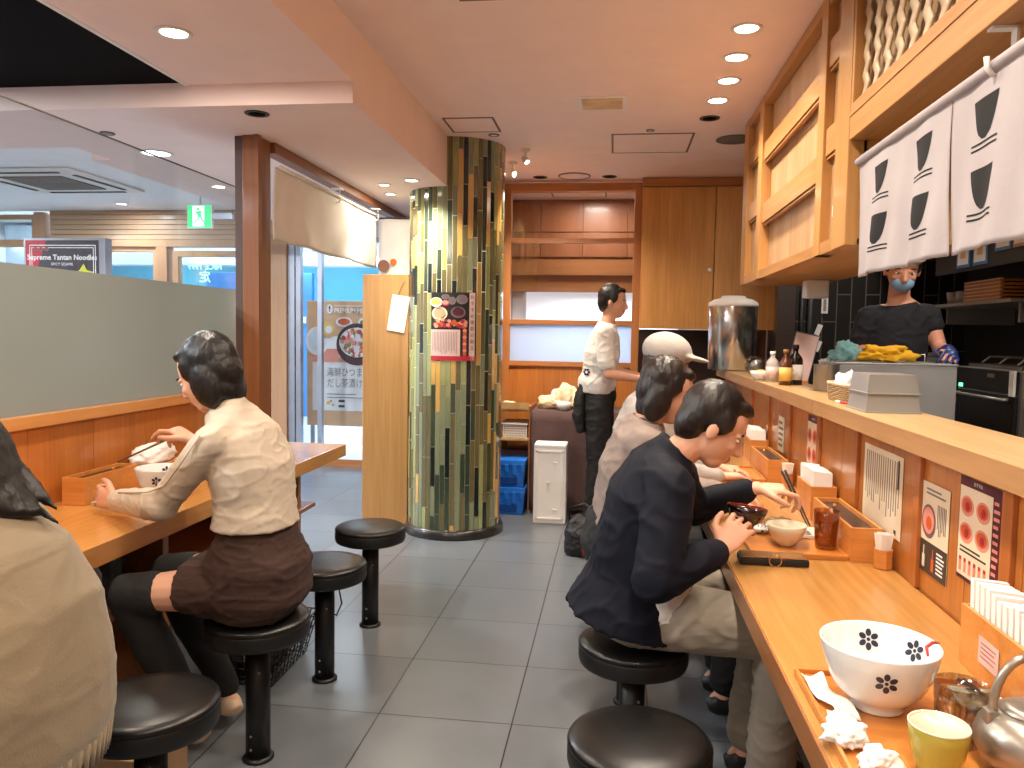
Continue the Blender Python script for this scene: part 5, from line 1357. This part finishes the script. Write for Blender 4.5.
def person(p, label, vox=.0055):
    """one continuous body: torso, neck, head, arms with hands, legs"""
    m = p.get('skin', 'skin'); mb = MB(); S_ = norm(p['side'])
    pel, wa, ch, sh, nk, hd = (V(p[k]) for k in ('pelvis', 'waist', 'chest', 'shoulder', 'neck', 'head'))
    k = p.get('k', 1)
    mb.loft([pel - (wa - pel)*.5, pel, wa, ch, sh, sh + (nk - sh)*.6], [(.11*k, .085), (.15*k, .105), (.125*k, .09), (.145*k, .10), (.13*k, .075), (.07, .055)], S_, m)
    u = norm(p['up']); f = norm(p['face'])
    mb.cap(sh + (nk - sh)*.3, hd - u*.06 - f*.02, .055, .048, m)
    head(mb, hd, f, u, m)
    for a in p['arms']:
        s_, e, w = V(a[0]), V(a[1]), V(a[2])
        mb.cap(sh + (s_ - sh)*.55, s_, .05, .047, m); mb.cap(s_, e, .045, .035, m); mb.cap(e, e + (w - e)*.35, .036, .037, m); mb.cap(e + (w - e)*.35, w, .037, .0235, m)
        hand(mb, w, *a[3], m, **a[4])
    for l in p['legs']:
        h, kn, an, toe = (V(q) for q in l)
        mb.cap(h, kn, .078, .052, m); mb.cap(kn, kn + (an - kn)*.35, .052, .053, m); mb.cap(kn + (an - kn)*.35, an, .053, .033, m)
        mb.cap(an + V((0, 0, -.03)), toe, .033, .022, m); mb.cap(an, an - (toe - an)*.2 + V((0, 0, -.04)), .033, .03, m)
    c = V(p['head']); r = f.cross(u).normalized(); uu = r.cross(f)
    def lip(q):
        d = q - c; return abs(d.dot(uu) + .060) < .0115 and d.dot(f) > .082 and abs(d.dot(r)) < .023
    base = V((pel.x, pel.y, 0))
    o = organic(mb, 'person', None, vox, 3, 0, recolor=('lips', lip), base=base, label=label, cat='person')
    face_parts(hd, f, u, o)
    return o
def garment(o, name, shapes, mat, fold=.012, ff=9, vox=.008, stretch=(1, 1, 1), label=None, smooth=4):
    mb = MB()
    for s in shapes:
        if s[0] == 'loft': mb.loft(s[1], s[2], s[3], mat)
        elif s[0] == 'cap': mb.cap(s[1], s[2], s[3], s[4], mat, 20)
        elif s[0] == 'ball': mb.ball(s[1], s[2], mat)
    g = organic(mb, name, o, vox, smooth, fold, ff, stretch)
    if label: g['label'] = label
    return g
def hair(o, p, mat, style='short', extra=(), label=None):
    c = V(p['head']); f = norm(p['face']); u = norm(p['up']); r = f.cross(u).normalized(); u = r.cross(f); R = Matrix((r, f, u)).transposed()
    mb = MB()
    mb.ball(c + u*.042 - f*.030, (.086, .092, .090), mat, R, 28, 18)
    mb.ball(c + u*.0 - f*.060, (.078, .055, .085), mat, R, 24, 16)
    mb.ball(c + u*.088 + f*.03, (.056, .045, .024), mat, R)
    for s in (-1, 1):
        mb.ball(c + r*s*.068 + u*.03 + f*.0, (.018, .040, .045), mat, R)
        if style == 'bob': mb.ball(c + r*s*.070 - u*.04 - f*.022, (.026, .048, .08), mat, R)
    if style == 'bob': mb.ball(c - u*.055 - f*.05, (.074, .042, .07), mat, R)
    if style == 'bun': mb.ball(c - f*.115 + u*.02, (.042, .04, .042), mat, R)
    for e in extra:
        if e[0] == 'cap': mb.cap(e[1], e[2], e[3], e[4], mat)
        if e[0] == 'loft': mb.loft(e[1], e[2], e[3], mat)
    return garment_raw(o, mb, mat, label)
def garment_raw(o, mb, mat, label=None):
    g = organic(mb, 'hair', o, .006, 3, .004, 30, (1, 1, .18))
    if label: g['label'] = label
    return g
def trousers(o, p, mat, r=(.105, .08, .062), pw=.175, shapes=(), label=None):
    S_ = V(p['side']); pel, wa = V(p['pelvis']), V(p['waist']); sh = []
    sh.append(('loft', [pel - (wa-pel)*.45, pel, wa*.6 + pel*.4, wa*.9 + pel*.1], [(.13, .10), (pw, .125), (.155, .115), (.14, .105)], S_))
    for l in p['legs']:
        h, k, a = (V(q) for q in l[:3]); sh += [('cap', h, k, r[0], r[1]), ('cap', k, a + (k-a)*.12, r[1], r[2])]
    return garment(o, 'trousers', sh + list(shapes), mat, .009, 7, label=label)
def shoes(o, p, mat):
    for l in p['legs']:
        a, t = V(l[2]), V(l[3]); d = (t - a); d.z = 0; d.normalize()
        mb = MB(); s = d.cross(V((0, 0, 1)))
        z = t.z - .02
        mb.loft([V((a.x, a.y, 0)) - d*.06 + V((0, 0, .035 + z)), V((a.x, a.y, 0)) - d*.03 + V((0, 0, .045 + z)), V((a.x, a.y, 0)) + d*.06 + V((0, 0, .045 + z)), V((t.x, t.y, 0)) + d*.0 + V((0, 0, .035 + z)), V((t.x, t.y, 0)) + d*.04 + V((0, 0, .025 + z))],
                [(.025, .02), (.038, .04), (.042, .04), (.045, .03), (.02, .015)], s, mat)
        organic(mb, 'shoe', o, .006, 3)
Z3 = (0, 0, 1)

# --- man in the navy jacket, right counter, seated on the second stool, facing +x
P = dict(side=(0, -1, 0), pelvis=(.05, 2.34, .61), waist=(.075, 2.34, .74), chest=(.105, 2.33, .90), shoulder=(.145, 2.33, 1.005), neck=(.20, 2.33, 1.06), head=(.295, 2.325, 1.135),
         up=(.55, 0, .83), face=(.83, -.05, -.52),
         arms=[((.16, 2.165, .985), (.135, 2.08, .745), (.315, 2.225, .80), ((.45, .35, .50), (.25, .85, -.35), (.35, -.25, .9)), dict(curl=(.45, .7, .5), tcurl=.35, spread=.09)),
               ((.19, 2.50, .985), (.275, 2.655, .82), (.475, 2.61, .905), ((.96, -.08, .03), (.12, .15, -.95), (.1, -.95, -.2)), dict(curls=[(.25, .95, .6), (.5, 1.0, .6), (.85, 1.1, .7), (1.0, 1.1, .7)], tcurl=.9, spread=.02))],
         legs=[((.08, 2.25, .60), (.50, 2.22, .575), (.46, 2.22, .10), (.60, 2.20, .04)), ((.08, 2.43, .60), (.50, 2.46, .575), (.44, 2.46, .10), (.58, 2.47, .04))])
o = person(P, 'person in a dark navy jacket eating at the counter, holding a red bowl and chopsticks', .0045)
hair(o, P, 'hair_brown', label='short dark hair')
garment(o, 'jacket', [('loft', [(.05, 2.34, .555), (.06, 2.34, .60), (.075, 2.34, .70), (.09, 2.335, .82), (.11, 2.33, .92), (.15, 2.33, 1.01), (.178, 2.33, 1.055)], [(.225, .175), (.215, .165), (.185, .135), (.18, .125), (.185, .125), (.16, .095), (.085, .07)], (0, -1, 0)),
       ('loft', [(-.02, 2.33, .565), (.0, 2.33, .61), (.03, 2.33, .72), (.07, 2.33, .85)], [(.19, .085), (.17, .08), (.14, .07), (.12, .07)], (0, -1, 0)),
       ('cap', (.14, 2.24, 1.0), (.16, 2.165, .98), .07, .07), ('cap', (.16, 2.165, .985), (.13, 2.08, .745), .068, .060), ('cap', (.13, 2.08, .745), (.295, 2.21, .792), .062, .042),
       ('cap', (.16, 2.42, 1.0), (.19, 2.50, .98), .07, .07), ('cap', (.19, 2.50, .985), (.275, 2.655, .82), .066, .055), ('cap', (.275, 2.655, .82), (.435, 2.618, .893), .056, .040),
       ('loft', [(.15, 2.33, 1.03), (.195, 2.33, 1.075)], [(.085, .075), (.072, .062)], (0, -1, 0))],
       'navy_cloth', .010, 5, .007, (1, 1, .8))
trousers(o, P, 'grey_trouser', label='light grey trousers')
shoes(o, P, 'shoe_black')
garment(o, 'shirt_hem', [('loft', [(.16, 2.33, .60), (.16, 2.33, .72)], [(.19, .09), (.17, .08)], (0, -1, 0))], 'white_cloth', .008, 9)

# --- woman in the cream top, left table, facing -x
P = dict(side=(0, 1, 0), k=.9, pelvis=(-1.12, 2.34, .62), waist=(-1.13, 2.34, .80), chest=(-1.14, 2.34, .95), shoulder=(-1.18, 2.34, 1.08), neck=(-1.22, 2.34, 1.14), head=(-1.285, 2.34, 1.25),
         up=(-.40, 0, .92), face=(-.88, .10, -.46),
         arms=[((-1.19, 2.195, 1.06), (-1.39, 2.25, .845), (-1.70, 2.475, .797), ((-.93, .22, .05), (.1, .95, -.1), (0, .12, .99)), dict(curl=(.55, .8, .5), tcurl=.5, spread=.05, s=.95)),
               ((-1.19, 2.485, 1.06), (-1.33, 2.64, .86), (-1.475, 2.58, 1.0), ((-.80, .05, .42), (-.35, .1, -.93), (-.1, -.95, 0)), dict(curls=[(.5, .6, .3), (.7, .7, .4), (1.0, .9, .5), (1.1, 1.0, .6)], tcurl=.7, spread=.03, s=.95))],
         legs=[((-1.13, 2.25, .60), (-1.50, 2.23, .56), (-1.36, 2.36, .10), (-1.48, 2.40, .04)), ((-1.13, 2.43, .60), (-1.50, 2.46, .56), (-1.34, 2.55, .10), (-1.46, 2.60, .04))])
o = person(P, 'person in a cream long sleeved top and brown skirt eating at the left table', .0045)
hair(o, P, 'hair_black', 'bob', label='short black bob')
garment(o, 'top', [('loft', [(-1.125, 2.34, .775), (-1.125, 2.34, .80), (-1.125, 2.34, .86), (-1.135, 2.34, .96), (-1.165, 2.34, 1.05), (-1.20, 2.34, 1.115), (-1.23, 2.34, 1.155)], [(.162, .126), (.158, .121), (.152, .112), (.165, .12), (.165, .10), (.11, .072), (.065, .06)], (0, 1, 0)),
       ('cap', (-1.18, 2.25, 1.075), (-1.19, 2.195, 1.057), .062, .056), ('cap', (-1.19, 2.195, 1.06), (-1.39, 2.25, .845), .056, .047), ('cap', (-1.39, 2.25, .845), (-1.68, 2.46, .80), .054, .041),
       ('cap', (-1.18, 2.42, 1.075), (-1.19, 2.485, 1.057), .062, .056), ('cap', (-1.19, 2.485, 1.06), (-1.33, 2.64, .86), .056, .047), ('cap', (-1.33, 2.64, .86), (-1.455, 2.588, .975), .048, .034)],
       'cream_knit', .006, 8, .006)
mb = MB().tube([(-1.20, 2.138, 1.085), (-1.27, 2.145, .99), (-1.34, 2.18, .92), (-1.41, 2.21, .893), (-1.52, 2.30, .868), (-1.64, 2.40, .842)], .0028, 'cream_knit', 6)
build(mb, 'seam', o, label='raised seam along the sleeve')
garment(o, 'skirt', [('loft', [(-1.125, 2.34, .50), (-1.12, 2.34, .56), (-1.12, 2.34, .66), (-1.12, 2.34, .74), (-1.125, 2.34, .805)], [(.16, .125), (.19, .165), (.182, .160), (.150, .116), (.138, .10)], (0, 1, 0)),
        ('loft', [(-1.12, 2.35, .585), (-1.22, 2.35, .585), (-1.29, 2.35, .58), (-1.32, 2.35, .575)], [(.19, .105), (.19, .10), (.185, .092), (.18, .088)], (0, 1, 0))], 'brown_cloth', .009, 6, .006, (1, 1, 1.6))
shoes(o, P, 'shoe_beige')
garment(o, 'stockings', [('cap', V(l[1]) + (V(l[0]) - V(l[1]))*.22, V(l[1]), .068, .064) for l in P['legs']] + [('cap', V(l[1]), V(l[1])*.6 + V(l[2])*.4, .062, .064) for l in P['legs']] + [('cap', V(l[1])*.6 + V(l[2])*.4, V(l[2]) + V((0, 0, .03)), .064, .045) for l in P['legs']], 'dark_trouser', .003, 8, .008, label='black stockings')

# --- person in the beige sweater, cut by the left edge, facing -x
P = dict(side=(0, 1, 0), pelvis=(-1.15, 1.25, .61), waist=(-1.16, 1.26, .74), chest=(-1.19, 1.28, .88), shoulder=(-1.215, 1.29, .99), neck=(-1.235, 1.29, 1.07), head=(-1.295, 1.30, 1.19),
         up=(-.40, 0, .92), face=(-.9, 0, -.42), k=1.0,
         arms=[((-1.23, 1.13, .965), (-1.42, 1.08, .80), (-1.62, 1.15, .79), ((-.9, .1, 0), (0, 0, -1), (0, 1, 0)), dict(curl=(.3, .4, .3))),
               ((-1.23, 1.45, .965), (-1.42, 1.52, .80), (-1.64, 1.42, .79), ((-.9, -.1, 0), (0, 0, -1), (0, -1, 0)), dict(curl=(.3, .4, .3)))],
         legs=[((-1.16, 1.15, .60), (-1.54, 1.15, .57), (-1.48, 1.15, .10), (-1.6, 1.15, .04)), ((-1.16, 1.35, .60), (-1.54, 1.37, .57), (-1.48, 1.37, .10), (-1.6, 1.37, .04))])
o = person(P, 'person in a loose beige sweater with long black hair at the left edge', .007)
hair(o, P, 'hair_black', 'bob', extra=[('loft', [(-1.28, 1.30, 1.24), (-1.235, 1.31, 1.19), (-1.20, 1.32, 1.13), (-1.165, 1.34, 1.08), (-1.13, 1.355, 1.05), (-1.105, 1.37, 1.035)], [(.09, .05), (.11, .055), (.115, .045), (.09, .03), (.05, .018), (.014, .008)], (0, 1, 0)),
       ('cap', (-1.24, 1.2, 1.12), (-1.16, 1.22, 1.03), .04, .008), ('cap', (-1.20, 1.40, 1.12), (-1.10, 1.41, 1.035), .03, .006), ('cap', (-1.17, 1.36, 1.09), (-1.08, 1.39, 1.01), .02, .004)], label='long black hair')
garment(o, 'sweater', [('loft', [(-1.13, 1.28, .575), (-1.125, 1.285, .64), (-1.13, 1.285, .74), (-1.15, 1.29, .84), (-1.185, 1.29, .94), (-1.22, 1.29, 1.02), (-1.24, 1.29, 1.07)], [(.225, .155), (.235, .165), (.235, .165), (.23, .155), (.205, .13), (.14, .085), (.08, .062)], (0, 1, 0)),
        ('cap', (-1.20, 1.2, .97), (-1.23, 1.13, .955), .08, .075), ('cap', (-1.23, 1.13, .965), (-1.42, 1.08, .805), .076, .06), ('cap', (-1.42, 1.08, .81), (-1.59, 1.14, .795), .06, .045),
        ('cap', (-1.20, 1.38, .97), (-1.23, 1.45, .955), .08, .075), ('cap', (-1.23, 1.45, .965), (-1.42, 1.52, .805), .076, .06), ('cap', (-1.42, 1.52, .81), (-1.60, 1.44, .795), .06, .045)],
        'beige_knit', .006, 4, .008)
mb = MB()
for k in range(70):
    a = 2*pi*k/70; c_, s_ = cos(a), sin(a); c_ = math.copysign(abs(c_)**.87, c_); s_ = math.copysign(abs(s_)**.87, s_)
    mb.tube([(-1.13 + .150*s_, 1.28 + .220*c_, .545), (-1.128 + .155*s_, 1.282 + .225*c_, .605)], .0062, 'beige_knit', 6)
build(mb, 'ribbed_hem', o)
trousers(o, P, 'dark_trouser'); shoes(o, P, 'shoe_black')

# --- person in the taupe coat behind the navy man
P = dict(side=(0, -1, 0), pelvis=(.05, 2.93, .61), waist=(.06, 2.93, .76), chest=(.09, 2.93, .92), shoulder=(.13, 2.93, 1.03), neck=(.17, 2.93, 1.09), head=(.23, 2.93, 1.19),
         up=(.35, 0, .93), face=(.92, 0, -.38),
         arms=[((.15, 2.76, 1.01), (.20, 2.72, .80), (.43, 2.86, .80), ((.9, .2, 0), (0, 0, -1), (0, 1, 0)), dict(curl=(.4, .5, .3))),
               ((.15, 3.10, 1.01), (.24, 3.16, .80), (.46, 3.05, .80), ((.9, -.2, 0), (0, 0, -1), (0, -1, 0)), dict(curl=(.4, .5, .3)))],
         legs=[((.08, 2.84, .60), (.50, 2.84, .575), (.46, 2.84, .10), (.60, 2.84, .04)), ((.08, 3.02, .60), (.50, 3.02, .575), (.46, 3.02, .10), (.60, 3.02, .04))])
o = person(P, 'person in a taupe coat with brown hair, seated behind the navy jacket', .008)
hair(o, P, 'hair_brown', 'bob', label='brown hair')
garment(o, 'coat', [('loft', [(.085, 2.93, .36), (.085, 2.93, .45), (.085, 2.93, .60), (.095, 2.93, .75), (.11, 2.93, .90), (.135, 2.93, 1.02), (.16, 2.93, 1.09)], [(.22, .13), (.22, .135), (.215, .14), (.20, .13), (.195, .125), (.17, .10), (.08, .07)], (0, -1, 0)),
        ('cap', (.13, 2.84, 1.0), (.15, 2.76, 1.0), .078, .074), ('cap', (.15, 2.76, 1.01), (.20, 2.72, .80), .072, .062), ('cap', (.20, 2.72, .80), (.40, 2.84, .80), .062, .045),
        ('cap', (.13, 3.02, 1.0), (.15, 3.10, 1.0), .078, .074), ('cap', (.15, 3.10, 1.01), (.24, 3.16, .80), .072, .062), ('cap', (.24, 3.16, .80), (.43, 3.06, .80), .062, .045)],
        'taupe_cloth', .009, 8, .010)
trousers(o, P, 'dark_trouser'); shoes(o, P, 'shoe_black')

o.location.x -= .03

# --- person with the light grey cap
P = dict(side=(0, -1, 0), pelvis=(.06, 3.52, .61), waist=(.07, 3.52, .80), chest=(.09, 3.52, .98), shoulder=(.12, 3.52, 1.10), neck=(.15, 3.52, 1.16), head=(.19, 3.52, 1.27),
         up=(.2, 0, .98), face=(.96, -.1, -.22),
         arms=[((.13, 3.35, 1.08), (.19, 3.31, .83), (.42, 3.42, .80), ((.9, .2, 0), (0, 0, -1), (0, 1, 0)), dict(curl=(.4, .5, .3))),
               ((.13, 3.69, 1.08), (.20, 3.73, .83), (.44, 3.64, .80), ((.9, -.2, 0), (0, 0, -1), (0, -1, 0)), dict(curl=(.4, .5, .3)))],
         legs=[((.08, 3.43, .60), (.50, 3.43, .575), (.46, 3.43, .10), (.60, 3.43, .04)), ((.08, 3.61, .60), (.50, 3.61, .575), (.46, 3.61, .10), (.60, 3.61, .04))])
o = person(P, 'person in a pale grey sweater and light grey cap, farthest seated at the counter', .008)
hair(o, P, 'hair_brown', 'short')
c = V(P['head']); mb = MB(); f = norm(P['face']); u = norm(P['up']); r = f.cross(u).normalized(); u = r.cross(f); R = Matrix((r, f, u)).transposed()
mb.ball(c + u*.058 - f*.02, (.098, .112, .085), 'grey_cloth', R).ball(c + u*.055 + f*.10, (.07, .07, .012), 'grey_cloth', R)
organic(mb, 'cap', o, .007, 3)
garment(o, 'sweater', [('loft', [(.055, 3.52, .56), (.06, 3.52, .66), (.07, 3.52, .80), (.09, 3.52, .96), (.115, 3.52, 1.08), (.14, 3.52, 1.15)], [(.20, .15), (.20, .15), (.185, .135), (.20, .14), (.17, .11), (.08, .07)], (0, -1, 0)),
        ('cap', (.12, 3.44, 1.07), (.13, 3.35, 1.07), .075, .07), ('cap', (.13, 3.35, 1.08), (.19, 3.31, .83), .068, .058), ('cap', (.19, 3.31, .83), (.39, 3.40, .80), .058, .042),
        ('cap', (.12, 3.60, 1.07), (.13, 3.69, 1.07), .075, .07), ('cap', (.13, 3.69, 1.08), (.20, 3.73, .83), .068, .058), ('cap', (.20, 3.73, .83), (.41, 3.65, .80), .058, .042)],
        'grey_cloth', .009, 8, .010)
trousers(o, P, 'dark_trouser'); shoes(o, P, 'shoe_black')

o.location.x += .05

# --- standing staff member
P = dict(side=(0, -1, 0), pelvis=(-.10, 5.62, .95), waist=(-.10, 5.62, 1.10), chest=(-.08, 5.62, 1.28), shoulder=(-.06, 5.62, 1.42), neck=(-.04, 5.62, 1.50), head=(-.01, 5.62, 1.63),
         up=(.1, 0, .99), face=(.96, -.2, -.15),
         arms=[((-.06, 5.44, 1.40), (-.04, 5.40, 1.13), (.18, 5.46, 1.10), ((.9, .2, .1), (0, .6, -.6), (0, 0, 1)), dict(curl=(.4, .5, .3))),
               ((-.06, 5.80, 1.40), (-.02, 5.84, 1.13), (.20, 5.74, 1.10), ((.9, -.2, .1), (0, -.6, -.6), (0, 0, 1)), dict(curl=(.4, .5, .3)))],
         legs=[((-.10, 5.53, .92), (-.10, 5.53, .50), (-.13, 5.52, .09), (.0, 5.50, .04)), ((-.09, 5.71, .92), (-.06, 5.71, .50), (-.08, 5.72, .09), (.05, 5.72, .04))])
o = person(P, 'standing person in white shirt and black trousers by the brown clothed table', .008)
hair(o, P, 'hair_black', 'short')
garment(o, 'shirt', [('loft', [(-.12, 5.62, .98), (-.115, 5.62, 1.06), (-.10, 5.62, 1.12), (-.085, 5.62, 1.26), (-.065, 5.62, 1.40), (-.05, 5.62, 1.48)], [(.17, .13), (.18, .135), (.165, .12), (.185, .13), (.17, .10), (.075, .065)], (0, -1, 0)),
        ('cap', (-.06, 5.52, 1.39), (-.06, 5.44, 1.39), .07, .065), ('cap', (-.06, 5.44, 1.40), (-.05, 5.41, 1.2), .066, .062), ('cap', (-.06, 5.72, 1.39), (-.06, 5.80, 1.39), .07, .065), ('cap', (-.06, 5.80, 1.40), (-.03, 5.83, 1.2), .066, .062)], 'white_cloth', .009, 8, .009)
mb = MB(); mb.M = Matrix.Translation((-.185, 5.475, 1.135)) @ Matrix.Rotation(radians(-25), 4, 'Z') @ Matrix.Rotation(radians(90), 4, 'X')
for k in range(6): mb.disc((.018*cos(k*pi/3), .018*sin(k*pi/3)), .0085, 'navy', 0, 12, h=.004)
build(mb, 'flower_print', o, label='dark flower mark on the shirt')
trousers(o, P, 'dark_trouser', (.10, .075, .06), .16); shoes(o, P, 'shoe_white')
garment(o, 'apron_bow', [('loft', [(-.22, 5.56, .70), (-.235, 5.56, .82), (-.23, 5.56, .95), (-.20, 5.56, 1.06)], [(.08, .03), (.10, .045), (.09, .04), (.06, .03)], (0, -1, 0))], 'dark_trouser', .01, 9)

# --- cook in the kitchen, facing the camera
cz = .12
P = dict(side=(-1, 0, 0), pelvis=(1.43, 4.22, 1.06), waist=(1.43, 4.22, 1.22), chest=(1.43, 4.21, 1.40), shoulder=(1.43, 4.19, 1.545), neck=(1.40, 4.17, 1.61), head=(1.41, 4.12, 1.745), skin='skin2',
         up=(0, -.3, .95), face=(-.15, -.92, -.35),
         arms=[((1.285, 4.19, 1.515), (1.235, 4.21, 1.33), (1.30, 4.06, 1.34), ((.3, -.9, 0), (.5, 0, -.8), (.8, .2, 0)), dict(curl=(.5, .6, .4))),
               ((1.57, 4.19, 1.515), (1.612, 4.14, 1.355), (1.59, 3.96, 1.335), ((-.3, -.9, -.1), (-.5, 0, -.8), (-.8, .2, 0)), dict(curl=(.5, .6, .4)))],
         legs=[((1.31, 4.22, 1.03), (1.31, 4.20, .60), (1.31, 4.24, .21), (1.30, 4.12, .16)), ((1.49, 4.22, 1.03), (1.49, 4.20, .60), (1.49, 4.24, .21), (1.50, 4.12, .16))])
o = person(P, 'cook in a dark t-shirt behind the steel prep unit, face under the curtain', .0065)
hair(o, P, 'hair_black', 'short')
c = V(P['head']); mb = MB(); f = norm(P['face']); u = norm(P['up']); r = f.cross(u).normalized(); u = r.cross(f); R = Matrix((r, f, u)).transposed()
mb.ball(c + u*.075 - f*.02, (.098, .112, .07), 'white_cloth', R).loft([c + u*.05 - f*.015, c + u*.12 - f*.02], [(.098, .11), (.10, .115)], r, 'white_cloth')
organic(mb, 'cap', o, .007, 3)
organic(MB().ball(c + f*.048 - u*.05, (.056, .050, .048), 'mask_blue', R), 'face_mask', o, .006, 2, label=None)
garment(o, 't_shirt', [('loft', [(1.43, 4.22, 1.0), (1.43, 4.22, 1.12), (1.43, 4.22, 1.25), (1.43, 4.21, 1.40), (1.43, 4.19, 1.515), (1.42, 4.18, 1.58)], [(.14, .11), (.14, .11), (.138, .105), (.148, .11), (.135, .088), (.082, .066)], (-1, 0, 0)),
        ('cap', (1.34, 4.19, 1.515), (1.285, 4.19, 1.51), .062, .056), ('cap', (1.285, 4.19, 1.51), (1.255, 4.205, 1.40), .058, .055),
        ('cap', (1.49, 4.19, 1.52), (1.57, 4.19, 1.515), .068, .062), ('cap', (1.565, 4.19, 1.515), (1.583, 4.178, 1.475), .060, .060)], 'tee_dark', .008, 7, .008)
mb = MB(); hand(mb, (1.59, 3.96, 1.335), (-.3, -.9, -.1), (-.5, 0, -.8), (-.8, .2, 0), 'glove_blue', curl=(.5, .6, .4), s=1.03)
mb.cap((1.60, 4.02, 1.345), (1.59, 3.96, 1.335), .036, .032, 'glove_blue'); mb.cap((1.59, 3.96, 1.335), (1.573, 3.905, 1.33), .031, .03, 'glove_blue')
organic(mb, 'glove', o, .0045, 2, label='dark blue kitchen glove')
trousers(o, P, 'dark_trouser', (.10, .075, .06), .16)
# ------------------------------------------------------------------ lights
def area(loc, size, power, col, rot=(0, 0, 0), shape='DISK', sy=None, spread=None):
    l = bpy.data.lights.new('ceiling_or_fill_lamp', 'AREA'); l.shape = shape; l.size = size
    if sy: l.size_y = sy
    l.energy = power; l.color = col
    if spread: l.spread = radians(spread)
    o = bpy.data.objects.new('ceiling_or_fill_lamp', l); COL.objects.link(o); o.location = loc; o.rotation_euler = rot
    return o
WARM = (1, .86, .70); NEUT = (1, .91, .79); COOL = (.80, .90, 1)
for y in (-1.6, -.8, 0, .8, 1.6, 2.4, 3.1): area((.2, y, 2.655), .12, 11.5, WARM, spread=140)
for x, y in ((.51, 3.4), (.52, 3.74), (.53, 4.07), (.52, 4.4)): area((x, y, 2.66), .09, 4.5, WARM, spread=110)
for y in (-1.5, -.4, .6, 1.65, 2.65): area((-1.57, y, 2.43), .09, 13, WARM)
for x, y in ((-1.51, 5.0), (-1.57, 5.34)): area((x, y, 2.342), .06, 3, WARM)
area((-1.29, 4.80, 2.335), .06, 8, NEUT, (radians(22), 0, 0), spread=100)
area((-.60, 5.40, 2.55), .05, 16, WARM, (radians(22), radians(-6), 0), spread=110)
area((-.74, 5.80, 2.58), .05, 8, WARM, (radians(10), radians(25), 0), spread=110)
area((-2.51, 4.05, 2.34), .14, 12, NEUT)
# neighbouring room and mall
for x, y in ((-3.55, 5.0), (-4.9, 7.3), (-6.6, 5.6), (-3.6, 2.6), (-5.5, 3.2), (-3.2, 1.0)): area((x, y, 2.44 if y < 3.3 else 2.6), .14, 14 if y > 7 else 95, (.95, .96, 1))
area((-5.05, 7.35, 2.6), .06, 4, WARM, spread=120)
for x in (-7.5, -5.2, -2.9, 0): area((x, 9.3, 2.88), 1.2, 75, COOL, shape='RECTANGLE', sy=.5)
for x in (-7.5, -5.2, -2.9): area((x, 11.7, 2.88), 1.2, 75, COOL, shape='RECTANGLE', sy=.5)
for x in (-5.5, -2.9): area((x, 7.97, 2.86), .3, 22, COOL, shape='RECTANGLE', sy=.1)  # lamps added inside the mall front so the poster's face is lit
# back store, kitchen
area((-.2, 7.05, 2.64), .25, 14, NEUT)
area((-.2, 7.2, 1.75), .5, 16, COOL, (radians(0), 0, 0), shape='RECTANGLE', sy=.2)  # unseen low lamp added to light the blue frosted pane from behind
for x, y, p in ((1.7, 2.0, 26), (1.75, 3.3, 18), (1.6, 5.2, 9)): area((x, y, 2.64), .3, p, (1, .92, .82), shape='RECTANGLE', sy=.1)
w = bpy.data.worlds.new('World'); SC.world = w; w.use_nodes = True
w.node_tree.nodes['Background'].inputs[0].default_value = (.9, .75, .6, 1); w.node_tree.nodes['Background'].inputs[1].default_value = .25

# ------------------------------------------------------------------ camera
cam = bpy.data.cameras.new('Camera'); co = bpy.data.objects.new('Camera', cam); COL.objects.link(co)
p_, y_, r_ = radians(-3.75), radians(-7.4), radians(.95)
f = V((sin(y_)*cos(p_), cos(y_)*cos(p_), sin(p_))); rt = V((cos(y_), -sin(y_), 0)); up = rt.cross(f)
X_ = rt*cos(r_) + up*sin(r_); Y_ = -rt*sin(r_) + up*cos(r_)
M4 = Matrix((X_, Y_, -f)).transposed().to_4x4(); M4.translation = V((0, 0, 1.40))
co.matrix_world = M4
cam.sensor_width = 36; cam.lens = 780/1024*36; cam.clip_start = .02; cam.clip_end = 60
SC.camera = co
SC.view_settings.view_transform = 'Standard'; SC.view_settings.look = 'None'; SC.view_settings.gamma = 1
SC.view_settings.use_curve_mapping = False; SC.view_settings.exposure = .2
SC.cycles.max_bounces = 10; SC.cycles.transparent_max_bounces = 16
